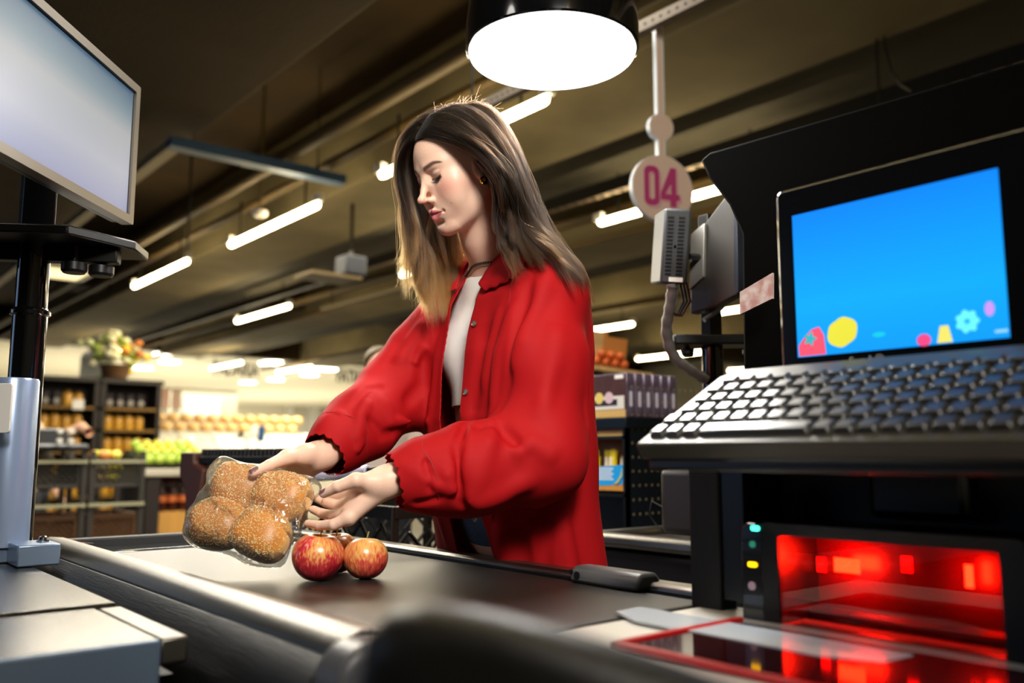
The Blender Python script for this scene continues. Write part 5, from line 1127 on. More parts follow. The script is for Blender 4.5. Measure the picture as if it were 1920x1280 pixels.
# candy rack
RX, RY = 2.08, 1.94
t = thing('candy_rack', 'black perforated metal candy rack behind the red jacket', 'rack', (RX+.2, RY+.25, 0))
zt = onX(1172, 782, RX)[2]
MB().box(RX, RX+.42, RY, RY+.004, .02, zt).build('perforated_side', mat('rack_navy', '#0d141b', .35, .3), t)
mb = MB()
for i in range(13):
    for j in range(26): mb.box(RX+.03+i*.03, RX+.036+i*.03, RY-.0006, RY, .12+j*.045, .127+j*.045)
o = mb.build('holes', mat('hole_glint', '#7a6a4c', .5), t); o['kind'] = 'stuff'
MB().box(RX+.38, RX+.42, RY, RY+.62, .02, zt).build('back_sheet', M_black, t)
MB().box(RX-.004, RX+.42, RY-.006, RY+.62, zt-.035, zt).build('top_tray', mat('rack_navy'), t, bevel=.003)
for z_ in (onX(1120, 918, RX)[2], onX(1120, 812, RX)[2]-.0, .35, .1): MB().box(RX, RX+.38, RY+.004, RY+.62, z_-.02, z_-.01).build('shelf', M_black, t)
MB().box(RX, RX+.02, RY, RY+.012, 0, zt).build('post', M_black, t)
# boxes on top: cartons with eggs and row of brown glossy boxes
q0 = onX(1172, 692, RX); q1_ = onX(1172, 780, RX); bh = q0[2]-q1_[2]
M_br = mat('box_brown', '#4a2c28', .4, var=.25, vscale=30); M_sil = mat('box_lilac', '#8c8598', .2, .5, col2='#5d4a58', vscale=14)
for k in range(6):
    x0 = RX+.01+k*.042
    o = thing('chocolate_box', ['glossy lilac brown chocolate box at the front corner of the rack top', 'second lilac brown chocolate box from the rack corner', 'third lilac brown chocolate box from the rack corner', 'fourth lilac brown chocolate box from the rack corner', 'fifth lilac brown chocolate box from the rack corner', 'last lilac brown chocolate box of the row on the rack'][k], 'box', (x0, RY, zt+.001), group='chocolate boxes on top of the candy rack')
    MB().box(x0, x0+.038, RY+.0, RY+.27, zt+.001, zt+.001+bh*.96).build('carton', M_sil, o, bevel=.004)
    MB().prism(rrect(.012, .05, .005, 4, x0+.019, zt+bh*.4), -RY, -RY+.001, Matrix(((1, 0, 0, 0), (0, 0, -1, 0), (0, 1, 0, 0), (0, 0, 0, 1)))).build('emblem', mat('emblem_white', '#cfc8d2', .4), o)
    if k == 0:
        Mf = frame((x0-.0006, 0, 0), (0, -1, 0), (0, 0, 1))
        MB().box(-RY-.27, -RY, zt+.001, zt+bh*.93, 0, .001, Mf).build('brown_front', M_br, o)
        MB().box(-RY-.27, -RY-.01, zt+.028, zt+bh*.47, .001, .002, Mf).build('white_band', mat('band_white', '#d8d2c8', .4), o)
        MB().box(-RY-.20, -RY-.04, zt+.040, zt+bh*.40, .002, .003, Mf).build('window_print', mat('win_dark', '#2a2222', .2), o)
        for j, c_ in enumerate(('#c49aa0', '#d6bf6a', '#cdb0b8')):
            MB().prism(circ(.019, 20, -RY-.165+j*.045, zt+.066), .003, .0045, Mf).build('egg_picture', mat('egg'+c_, c_, .4), o)
        MB().box(-RY-.27, -RY-.004, zt+.002, zt+.026, .001, .002, Mf).build('gold_band', mat('band_gold', '#c9a461', .4), o)
        MB().box(-RY-.05, -RY-.012, zt+bh*.84, zt+bh*.93, .001, .002, Mf).build('price_sticker', M_white, o)
for k in range(2):
    z0_ = onX(1120, 822, RX)[2]; o = tag(MB().box(RX+.015, RX+.12, RY+.02+k*.13, RY+.14+k*.13, z0_+.0, z0_+.034).build('gold_box', mat('band_gold'), None, bevel=.002), ['flat gold box under the chocolate boxes, at the rack corner', 'flat gold box under the chocolate boxes, nearer the jacket'][k], 'box')
# banana sweets display
z0 = onX(1120, 914, RX)[2]; zt2 = onX(1120, 812, RX)[2]
t = thing('sweets_carton', 'open blue and brown display carton of yellow banana sweets', 'box', (RX+.08, RY+.15, z0))
MB().box(RX+.02, RX+.15, RY+.02, RY+.024, z0-.009, z0+.12).box(RX+.146, RX+.15, RY+.02, RY+.27, z0-.009, z0+.16).box(RX+.02, RX+.15, RY+.02, RY+.27, z0-.009, z0-.006).build('carton', mat('carton_tan', '#b07a36', .5), t)
Mf = frame((RX+.018, 0, 0), (0, -1, 0), (0, 0, 1))
hh_ = .075
MB().prism([(-RY-.27, z0-.008), (-RY-.02, z0-.008), (-RY-.02, z0+hh_), (-RY-.15, z0+hh_-.006), (-RY-.17, z0+.02), (-RY-.23, z0+.05), (-RY-.27, z0+.055)], 0, .001, Mf).build('front_flap', mat('flap_tan', '#c98b3e', .5), t)
MB().prism([(-RY-.155, z0+.005), (-RY-.03, z0+.012), (-RY-.024, z0+hh_), (-RY-.15, z0+hh_-.008)], .001, .002, Mf).build('blue_panel', mat('panel_cyan', '#1f9be0', .4), t)
MB().prism([(-RY-.155, z0+.005), (-RY-.21, z0+.06), (-RY-.18, z0+.055), (-RY-.165, z0+.062), (-RY-.145, z0+.03)], .001, .0022, Mf).build('splash', mat('splash_blue', '#1b5f9c', .4), t)
for j in range(5): MB().box(-RY-.14, -RY-.07-.008*(j % 2), z0+.060-j*.0085, z0+.064-j*.0085, .002, .0026, Mf).build('text_line', M_white, t)
MB().tube([(RX+.0155, RY+.03, z0+.065), (RX+.0155, RY+.034, z0+.04), (RX+.0155, RY+.048, z0+.022), (RX+.0155, RY+.068, z0+.012)], [.002, .007, .007, .002], flat=.4).build('banana_picture', mat('banana_yellow', '#e6d060', .4), t)
M_yel = mat('wrapper_yellow', '#e8d01e', .35, col2='#d6b81a', vscale=30); M_wb = mat('wrapper_white', '#e9e0d4', .4)
for k in range(7):
    y0 = RY+.045+k*.033; lean = RNG.uniform(-.18, .18); z1_ = z0+.12+RNG.uniform(-.015, .02)
    Mw = Matrix.Translation((RX+.05+.02*(k % 2), y0, z0+.0)) @ Matrix.Rotation(lean, 4, 'X')
    o = thing('sweet_bar', 'yellow wrapped banana sweet bar standing in the blue carton', 'sweet', (RX+.05, y0, z0), group='yellow banana sweets in the carton')
    MB().box(-.008, .008, -.013, .013, 0, z1_-z0, Mw).build('wrapper', M_yel, o, bevel=.004)
    MB().box(-.0095, -.008, -.003, .009, .03, .10, Mw).build('printed_strip', M_wb, o)
    MB().prism([(-.013, z1_-z0-.002), (.013, z1_-z0-.002), (.015, z1_-z0+.012), (-.015, z1_-z0+.012)], -.001, .001, Mw @ Matrix(((0, 0, 1, 0), (1, 0, 0, 0), (0, 1, 0, 0), (0, 0, 0, 1)))).build('crimped_end', mat('crimp', '#7c4a2c', .4), o)
# wooden crate with orange produce further behind
cc = P(1125, 688, 4.2)
t = thing('wooden_crate', 'pale tilted wooden crate standing behind the chocolate boxes', 'crate', cc)
Mw = Matrix.Translation(Vector(cc)) @ Matrix.Rotation(-.5, 4, 'Z') @ Matrix.Rotation(.12, 4, 'Y')
M_wd = mat('pale_wood', '#d3a868', .6, var=.25, vscale=12)
mb = MB()
mb.box(-.16, .0, -.01, .01, 0, .17, Mw)
mb.build('front_board', M_wd, t); MB().box(-.0, .02, -.01, .25, 0, .17, Mw).build('side_board', mat('amber_wood', '#b9752c', .6), t); MB().box(.02, .12, -.01, .01, .0, .15, Mw).build('inner_board', mat('amber_wood'), t)
MB().box(-.2, .25, -.05, .4, -.02, 0, Mw).build('base_board', M_wd, t)
t2 = tag(MB().cyl(V(cc[0]+.05, cc[1]+.1, 0), V(cc[0]+.05, cc[1]+.1, cc[2]-.02), .05, n=12).build('display_stand', M_blackm), 'dark stand under the pale wooden crate', 'stand')
for k in range(7):
    c = Mw @ Vector((-.03+.046*(k % 4)+.023*(k > 3), -.033, .022+.036*(k > 3))); o = MB().sphere(c, .022, 12).build('tangerine', mat('orange_fruit', '#e0692a', .4)); tag(o, 'small orange fruit heaped in front of the pale wooden crate', 'fruit', 'orange fruit by the wooden crate')
tag(MB().box(-.19, -.06, -.047, -.018, .001, .028, Mw).build('pink_packet', mat('pink', '#d8506e', .4)), 'flat pink packet beside the orange fruit by the wooden crate', 'packet')
# ================================================================ shopping cart beyond the belt
def lattice(mb, o, ex, ez, w, h, n, r):
    """crossing diagonal bars filling a w x h panel"""
    o = np.array(o, float); ex = np.array(ex, float); ez = np.array(ez, float); s = w/n
    m = int(math.ceil(h/s))
    for k in range(-m, n+1):
        for d in (1, -1):
            x0 = k*s if d > 0 else (k+m)*s; pts_ = []
            for t_ in np.linspace(0, 1, 2*m+1):
                x = x0+d*t_*m*s; z = t_*m*s
                if -1e-6 <= x <= w+1e-6 and z <= h+1e-6: pts_.append(o+ex*x+ez*z)
            if len(pts_) > 1: mb.cyl(pts_[0], pts_[-1], r, n=5)
M_cart = mat('cart_plastic', '#15130f', .35, coat=.2)
def crate_basket(name, M, w, d, h, m, parent, n=6):
    """open basket with lattice sides"""
    X = np.array(M.col[0][:3]); Y = np.array(M.col[1][:3]); Z = np.array(M.col[2][:3]); O = np.array(M.translation)
    rim = MB(); 
    for z0, z1 in ((h-.03, h), (0, .02)):
        rim.box(0, w, -.012, .008, z0, z1, M).box(0, w, d-.008, d+.012, z0, z1, M).box(-.012, .008, 0, d, z0, z1, M).box(w-.008, w+.012, 0, d, z0, z1, M)
    rim.box(-.01, .012, -.01, .012, 0, h, M).box(w-.012, w+.01, -.01, .012, 0, h, M).box(-.01, .012, d-.012, d+.01, 0, h, M).box(w-.012, w+.01, d-.012, d+.01, 0, h, M)
    rim.build(name+'_rim', m, parent, bevel=.002)
    for nm, o, e, ww in (('a', O, X, w), ('b', O+Y*d, X, w), ('c', O, Y, d), ('d', O+X*w, Y, d)):
        mb = MB(); lattice(mb, o+Z*.015, e, Z, ww, h-.035, max(3, int(n*ww/w)), .0055); mb.build(name+'_lattice', m, parent)
    MB().box(0, w, 0, d, 0, .006, M).build(name+'_floor', m, parent)
q = P(625, 1000, 2.42); Mc2 = Matrix.Translation(Vector((1.13, 1.80, .70))) 
t = thing('shopping_cart', 'black lattice shopping cart standing behind the belt under her hands', 'shopping cart', (1.35, 2.0, 0))
crate_basket('basket', Mc2, .44, .50, .21, M_cart, t, n=5)
MB().box(1.13, 1.16, 1.80, 2.3, .15, .70).box(1.54, 1.57, 1.80, 2.3, .15, .70).build('frame', M_cart, t)
for x_ in (1.15, 1.55):
    for y_ in (1.83, 2.27): MB().cyl((x_-.015, y_, .045), (x_+.015, y_, .045), .045, n=16).build('wheel', M_blackm, t); MB().box(x_-.01, x_+.01, y_-.01, y_+.01, .05, .15).build('wheel_fork', M_darkm, t)
ha, hb_ = P(598, 890, 2.30), P(690, 884, 2.22)
MB().tube([ha, hb_], .017, n=14).build('handle_grip', mat('grip_lilac', '#c9c6dc', .35), t); MB().tube([hb_, P(735, 880, 2.2)], .012).tube([P(560, 892, 2.33), ha], .012).build('handle_bar', M_black, t)
MB().tube([P(735, 880, 2.2), (1.55, 1.82, .9)], .012).tube([P(560, 892, 2.33), (1.15, 2.28, .9)], .012).build('handle_support', M_black, t)
for k in range(9):
    c = V(1.2+.05*(k % 3)+RNG.uniform(0, .05), 1.90+.11*(k//3)+RNG.uniform(0, .04), .706+.042); 
    tag(MB().sphere(c, .04, 16, (1, 1, .95)).build('peach', mat('peach', '#c98a5a', .5, col2='#a8502e', vscale=20)), 'dim brownish fruit lying inside the black cart basket', 'fruit', 'fruit inside the black cart basket')
# second cart, ribbed end
t = thing('ribbed_cart_basket', 'dark brown ribbed end of a stacked cart basket behind the bread bag', 'shopping cart', (P(440, 900, 2.9)[0], P(440, 900, 2.9)[1], 0))
a, b = P(372, 862, 2.95), P(650, 862, 2.6); dv = (b-a)/np.linalg.norm(b-a); zc = a[2]
Mb2 = frame(a, b-a, ZZ); L2 = np.linalg.norm(b-a); sgn = 1 if Mb2.col[2].to_3d().dot(Vector(F0)) > 0 else -1
M_brn = mat('brown_plastic', '#4a2a20', .5)
MB().box(0, L2, -.014, .012, -.012, .04, Mb2).build('rim', mat('rib_black', '#0c0d0f', .6), t, bevel=.004)
for k in range(34): MB().box(.05+k*.0205*L2/.75, .05+k*.0205*L2/.75+.010, -.03, .036, -.03*sgn, .05*sgn, Mb2).build('rib', mat('rib_black'), t, bevel=.003)
MB().prism([(-.02, .025), (.05, .025), (.05, -.01), (.10, -.03), (.075, -.19), (.02, -.2), (.012, -.10), (-.02, -.05)], -.03, .06, Mb2).build('corner', M_brn, t, bevel=.008, seg=3)
for k in range(3): MB().box(.052+k*.03, .068+k*.03, -.035, .002, -.034*sgn, .0, Mb2).build('corner_rib', M_brn, t, bevel=.004)
MB().box(.0, L2, -.25, -.22, .0*sgn, .05*sgn, Mb2).build('lower_rail', M_brn, t)
for xx in (.03, L2-.03): MB().cyl(a+dv*xx-V(0, 0, .2), V(*(a+dv*xx)[:2], .05), .014, n=10).build('leg', M_cart, t)
# ================================================================ far background, left
def boxpx(x0, x1, y0, y1, d, th, m, name='board', parent=None, Y=None):
    """box facing -Y whose picture rectangle is x0..x1, y0..y1 at world plane Y"""
    a = onY(x0, (y0+y1)/2, Y); b = onY(x1, (y0+y1)/2, Y); z1 = onY((x0+x1)/2, y0, Y)[2]; z0 = onY((x0+x1)/2, y1, Y)[2]
    return MB().box(a[0], b[0], Y, Y+th, z0, z1).build(name, m, parent, bevel=.004)
YS = 11.0
M_shelf = mat('shelf_dark', '#2a2420', .5)
xa = onY(40, 800, YS)[0]; xm = onY(183, 800, YS)[0]; xb = onY(300, 800, YS)[0]; ztop = onY(180, 716, YS)[2]
M_jar = mat('gold_jar', '#d2a43a', .3, col2='#b98420', vscale=8, coat=.3); M_lid = mat('jar_lid', '#6f5424', .35, .4)
jar = thing('jar', 'golden jar standing on the dark back shelf', 'jar', (0, 0, 0), group='golden jars on the dark back shelf')
MB().lathe([(.03, 0), (.055, .005), (.058, .02), (.058, .13), (.045, .15), (.04, .155)], 12).build('glass_body', M_jar, jar, world=False)
MB().lathe([(.044, .152), (.046, .156), (.046, .178), (.04, .182)], 12).build('lid', M_lid, jar, world=False)
drk = thing('dark_bottle', 'dark round tin with a pale ring on the top shelf', 'tin', (0, 0, 0), group='dark tins on the top shelf')
MB().lathe([(.06, 0), (.065, .005), (.065, .16), (.06, .165)], 12).build('tin_body', mat('tin_dark', '#201a1c', .35), drk, world=False)
MB().prism(circ(.035, 16), 0, .004, Matrix(((1, 0, 0, 0), (0, 0, 1, -.069), (0, 1, 0, .06), (0, 0, 0, 1)))).build('ring', mat('ring_pale', '#8f8a80', .4), drk, world=False)
firstj = firstd = True
for bay, (x0, x1) in enumerate(((xa, xm), (xm+.02, xb))):
    t = thing('shelf_unit', ['dark shelf unit of golden jars next to the monitor pole', 'dark shelf unit of golden jars right of the first one'][bay], 'shelf', ((x0+x1)/2, YS+.2, 0))
    MB().box(x0, x0+.05, YS, YS+.4, 0, ztop).build('side_panel', M_shelf, t); MB().box(x1-.05, x1, YS, YS+.4, 0, ztop).build('side_panel', M_shelf, t); MB().box(x0, x1, YS+.38, YS+.4, 0, ztop).build('back_panel', M_shelf, t); MB().box(x0-.02, x1+.02, YS-.02, YS+.4, ztop, ztop+.05).build('top_board', M_shelf, t)
    for lv in range(6):
        z = ztop-.29-lv*.255
        MB().box(x0, x1, YS, YS+.38, z-.03, z).build('shelf_board', mat('shelf_brown', '#7a5a22', .5), t)
        nj = int((x1-x0-.12)/.118)
        for j in range(nj):
            xx = x0+.115+j*.118; half = bay == 0 and j >= nj*.55
            if lv == 0 and not half:
                if firstd: drk.location = (xx, YS+.12, z); firstd = False
                else: dup(drk, (xx, YS+.12, z))
            else:
                sc = .98+.05*((j+lv) % 2)
                if firstj: jar.location = (xx, YS+.12, z); jar.scale = (sc,)*3; firstj = False
                else: dup(jar, (xx, YS+.12, z), 0, scale=sc)
        if lv == 1 and bay == 0:
            tag(MB().box(x0+.5, x0+.62, YS-.03, YS-.01, z+.22, z+.33).build('price_card', M_white), 'white price card on the left jar shelf', 'card')
# flowers
fc = onY(215, 712, YS+.2); fc[2] = ztop+.05
t = thing('flower_basket', 'yellow and cream flowers in a basket on top of the jar shelf', 'flowers', fc)
MB().lathe([(.10, 0), (.14, .02), (.17, .16), (.18, .18)], 16, Matrix.Translation(Vector(fc))).build('basket', mat('wicker', '#5a3c1c', .7), t)
for k in range(60):
    a = RNG.normal(0, 1, 3)*V(.17, .12, .12); c = fc+V(0, 0, .34)+a; colr = ['#e8c63a', '#e6e2b8', '#8c9c34', '#c4701e'][k % 4]
    if a[0] < -.05: colr = ['#eae6c4', '#cfd6a0', '#e8e4c0', '#9caf4a'][k % 4]
    MB().sphere(c, .055, 8, (1, 1, .8)).build('blossom' if k % 4 != 2 else 'leaf_tuft', mat('fl'+colr, colr, .6), t)
# posters, board, fridge wall behind
YB = 17.0
t = tag(boxpx(302, 318, 728, 766, 0, .02, mat('poster_orange', '#e88a5a', .5, col2='#f0d9c0', vscale=2), 'poster', None, YB), 'orange and cream poster on the left of the pair', 'poster')
t = tag(boxpx(322, 340, 730, 766, 0, .02, mat('poster_cream', '#f0dcc0', .5, col2='#e9b08a', vscale=2), 'poster', None, YB), 'pale cream poster on the right of the pair', 'poster')
tag(MB().box(onY(308, 766, YB)[0], onY(312, 766, YB)[0], YB+.03, YB+.08, 0, onY(310, 740, YB)[2]).build('poster_stand', M_darkm), 'dark stand under the orange poster', 'stand')
tag(MB().box(onY(329, 766, YB)[0], onY(333, 766, YB)[0], YB+.03, YB+.08, 0, onY(331, 740, YB)[2]).build('poster_stand', M_darkm), 'dark stand under the pale cream poster', 'stand')
tag(boxpx(345, 412, 745, 783, 0, .04, mat('board_blue', '#c9cfd6', .4), 'whiteboard', None, 35.95), 'pale bluish board beyond the bread counter', 'board')
tag(boxpx(150, 205, 668, 712, 0, .04, mat('panel_blue', '#bac6d8', .4), 'wall_sign', None, 22.0), 'pale blue blank panel above the jar shelves', 'sign')
tag(boxpx(438, 490, 725, 750, 0, .4, M_white, 'air_conditioner', None, 45.5), 'white air conditioner unit on the bakery wall', 'air conditioner')
# bread counter
YC = 13.5
t = thing('bread_counter', 'long white bakery counter with slanted glass front', 'counter', (onY(400, 850, YC)[0], YC+.4, 0))
x0 = onY(285, 850, YC)[0]; x1 = onY(640, 850, YC)[0]; zz_ = lambda y: onY(400, y, YC)[2]
M_cw = mat('counter_white', '#c4bca8', .35)
MB().box(x0, x1, YC, YC+.9, 0, zz_(846)).build('base', M_cw, t); MB().box(x0, x1, YC+.3, YC+.9, zz_(808)-.04, zz_(808)).build('top_shelf', M_cw, t)
mb = MB(); nb_ = 6
for k in range(nb_+1):
    x = x0+(x1-x0)*k/nb_; MB().prism([(YC+.02, zz_(846)), (YC+.06, zz_(846)), (YC+.36, zz_(810)), (YC+.30, zz_(810))], x-.05, x+.05, Matrix(((0, 0, 1, 0), (1, 0, 0, 0), (0, 1, 0, 0), (0, 0, 0, 1)))).build('glass_divider', M_cw, t)
MB().prism([(YC+.04, zz_(846)), (YC+.045, zz_(846)), (YC+.335, zz_(810)), (YC+.33, zz_(810))], x0, x1, Matrix(((0, 0, 1, 0), (1, 0, 0, 0), (0, 1, 0, 0), (0, 0, 0, 1)))).build('slanted_glass', mat('counter_glass', '#c9c4b4', .1, spec=.6), t)
lo_ = None
nl = int((x1-x0-.5)/.21)
for k in range(2*nl):
    x = x0+.15+(k % nl)*.21+.1*(k//nl); c = (x, YC+.55+.0*(k % 2), zz_(808)+.076+.14*(k//nl))
    if lo_ is None:
        lo_ = thing('bread_loaf', 'golden loaf heaped along the top of the bakery counter', 'bread', c, group='loaves on top of the bakery counter')
        MB().sphere((0, 0, 0), .10, 12, (1.0, 1.3, .75)).build('loaf', mat('loaf_gold', '#e0b066', .5, col2='#f0d6a0', vscale=6), lo_, world=False)
    else: dup(lo_, c)
# scale / small terminal on the counter
sx_ = onY(478, 820, YC)
t = thing('counter_scale', 'small blue and white scale head on a thin stand on the bakery counter', 'scale', (sx_[0], YC-.4, 0))
YT = YC-.4
boxpx(452, 482, 815, 822, 0, .2, M_cw, 'platform', t, YT); boxpx(485, 497, 798, 828, 0, .05, mat('scale_blue', '#1f4f7c', .4), 'blue_case', t, YT); boxpx(470, 484, 798, 816, 0, .05, M_white, 'display', t, YT); boxpx(450, 458, 808, 818, 0, .05, M_black, 'knob', t, YT)
boxpx(461, 463, 820, 855, 0, .02, M_darkm, 'leg', t, YT); boxpx(482, 485, 820, 860, 0, .02, M_darkm, 'leg', t, YT); MB().box(sx_[0]-.15, sx_[0]+.15, YT-.05, YT+.25, 0, onY(470, 858, YT)[2]).build('stand', M_cw, t)
# fruit stand
YF = 7.2
zf = lambda y: onY(325, y, YF)[2]
t = thing('fruit_stand', 'fruit stand with a white counter edge and pale wooden base', 'display stand', (onY(325, 900, YF)[0], YF+.4, 0))
fx0 = onY(268, 880, YF)[0]; fx1 = onY(420, 880, YF)[0]
MB().box(fx0, fx1, YF, YF+.8, zf(893), zf(878)).build('counter_edge', M_cw, t, bevel=.01)
MB().box(onY(298, 950, YF)[0], fx1, YF+.05, YF+.75, 0, zf(960)).build('wooden_base', mat('honey_wood', '#d09a4c', .5, var=.2, vscale=3, stretch=(8, 1, .3)), t)
MB().box(onY(275, 950, YF)[0], onY(300, 950, YF)[0], YF+.02, YF+.7, 0, zf(893)).build('post', M_shelf, t)
MB().box(fx0, fx1, YF+.6, YF+.62, zf(960), zf(893)).build('back_panel', M_blackm, t)
MB().box(fx0, fx1, YF+.1, YF+.8, zf(878), zf(872)).build('fruit_tray', mat('tray_green', '#4a4a34', .6), t)
for r_ in range(4): MB().box(fx0, fx1, YF+.005+.12*r_, YF+.115+.12*r_, zf(872)-.003, zf(872)-.001+.042*r_).build('step', mat('tray_green'), t)
fr0 = thing('lime', 'green or yellow fruit in the rows on the fruit stand', 'fruit', (0, 0, 0), group='rows of green and yellow fruit on the stand')
o_g = MB().sphere((0, 0, 0), .042, 12).build('skin', mat('lime_green', '#9cc03a', .4, col2='#c8d85a', vscale=20), fr0, world=False)
fr1 = thing('lemon', 'yellow fruit in the back row on the fruit stand', 'fruit', (0, 0, 0), group='yellow fruit behind the green ones')
MB().sphere((0, 0, 0), .042, 12).build('skin', mat('lemon_yellow', '#e3d44a', .4), fr1, world=False)
f_ = [True, True]
for r_ in range(4):
    nf_ = int((fx1-fx0-.06)/.086)
    for k in range(nf_):
        x = fx0+.06+k*.086; c = (x, YF+.06+r_*.12, zf(872)+.042+r_*.042); s_ = 0 if (r_ < 2 or k % 4 == 0) else 1; src = (fr0, fr1)[s_]
        if f_[s_]: src.location = c; f_[s_] = False
        else: dup(src, c)
# bottles below
bt = thing('juice_bottle', 'dark bottle with an orange label under the fruit stand', 'bottle', (0, 0, 0), group='bottles under the fruit stand')
MB().lathe([(.035, 0), (.038, .01), (.038, .13), (.02, .18), (.014, .2), (.014, .24)], 14).build('glass_body', mat('bottle_brown', '#3a120a', .15, coat=.5), bt, world=False)
MB().lathe([(.0385, .075), (.0388, .076), (.0388, .125), (.0385, .126)], 14, cap=False).build('paper_label', mat('label_orange', '#d6723a', .5), bt, world=False)
MB().lathe([(.015, .238), (.016, .24), (.016, .255), (.01, .257)], 10).build('bottle_cap', mat('cap_red', '#7a1f14', .4), bt, world=False)
bx = onY(306, 930, YF)[0]; first = True
for r_ in range(2):
    for k in range(6):
        c = (bx+.045+k*.085, YF+.16+r_*.12, zf(960))
        if first: bt.location = c; first = False
        else: dup(bt, c)
# two shopping carts at left
def big_cart(x0, Y, w, lab, full):
    t = thing('shopping_cart', lab, 'shopping cart', (x0+w/2, Y+.25, 0)); M_g = mat('cart_grey', '#4a4743', .4, .1); zc_ = lambda y: onY(160, y, Y)[2]
    for xx in (x0, x0+w-.03):
        MB().box(xx, xx+.03, Y, Y+.03, .1, zc_(845)).build('upright', M_g, t); MB().box(xx, xx+.03, Y+.5, Y+.53, .1, zc_(845)).build('upright', M_g, t)
    crate_basket('upper_basket', Matrix.Translation((x0+.03, Y+.03, zc_(915))), w-.07, .45, zc_(862)-zc_(915), M_g, t, n=7)
    crate_basket('lower_basket', Matrix.Translation((x0+.03, Y+.03, zc_(1035))), w-.07, .45, zc_(965)-zc_(1035), mat('cart_brown', '#6a4a30', .5), t, n=7)
    MB().box(x0, x0+w, Y-.01, Y+.01, zc_(950), zc_(944)).build('shelf_edge', mat('edge_cream', '#b9b694', .4), t); MB().box(x0, x0+w, Y-.01, Y+.01, zc_(868), zc_(863)).build('rim_edge', mat('edge_cream'), t)
    for xx in (x0+.03, x0+w-.05):
        for yy in (Y+.03, Y+.48): MB().cyl((xx-.015, yy, .05), (xx+.015, yy, .05), .05, n=14).build('wheel', M_blackm, t)
    return t, zc_
YK = 5.6
ka = onY(48, 900, YK)[0]; kb = onY(163, 900, YK)[0]; kc = onY(168, 900, YK)[0]; kd = onY(272, 900, YK)[0]
t, zc_ = big_cart(ka, YK, kb-ka, 'dark two tier cart nearest the monitor pole', False)
MB().box(ka-.02, kb, YK-.02, YK+.5, zc_(845), zc_(832)).build('child_seat', mat('seat_grey', '#3a3b3d', .4), t, bevel=.02)
MB().prism(rrect(.30, .14, .04, 5, (ka+kb)/2-.04, zc_(824)), -YK-.3, -YK-.27, Matrix(((1, 0, 0, 0), (0, 0, -1, 0), (0, 1, 0, 0), (0, 0, 0, 1)))).build('seat_back', mat('seat_grey'), t, bevel=.01)
for dx in (0, .06):
    for dz in (0, .055): MB().cyl((kb-.17+dx, YK-.06, zc_(833)+dz+.02), (kb-.17+dx, YK-.02, zc_(833)+dz+.02), .016, n=12).build('round_stud', mat('stud_white', '#f4efe0', .3), t)
t, zc_ = big_cart(kc, YK, kd-kc, 'dark two tier cart filled with yellow and cream fruit', True)
nx_ = int((kd-kc-.12)/.07)
for k in range(nx_*4*3):
    c = V(kc+.09+.07*(k % nx_)+.003*(k % 5), YK+.085+.075*((k//nx_) % 4), zc_(912)+.042+.069*(k//(nx_*4)))
    yel = c[0] > (kc+kd)/2; colr = ('#c9c22a' if k % 3 else '#dccf4a') if yel else ('#d6c49a' if k % 3 else '#b99a62')
    if c[2] > zc_(866): colr = ['#b8c23c', '#d88a4a', '#e0d25a'][k % 3]
    tag(MB().sphere(c, .033, 10).build('fruit', mat('fr'+colr, colr, .45)), 'mixed yellow, cream and orange fruit heaped in the second cart', 'fruit', 'fruit heaped in the second cart')
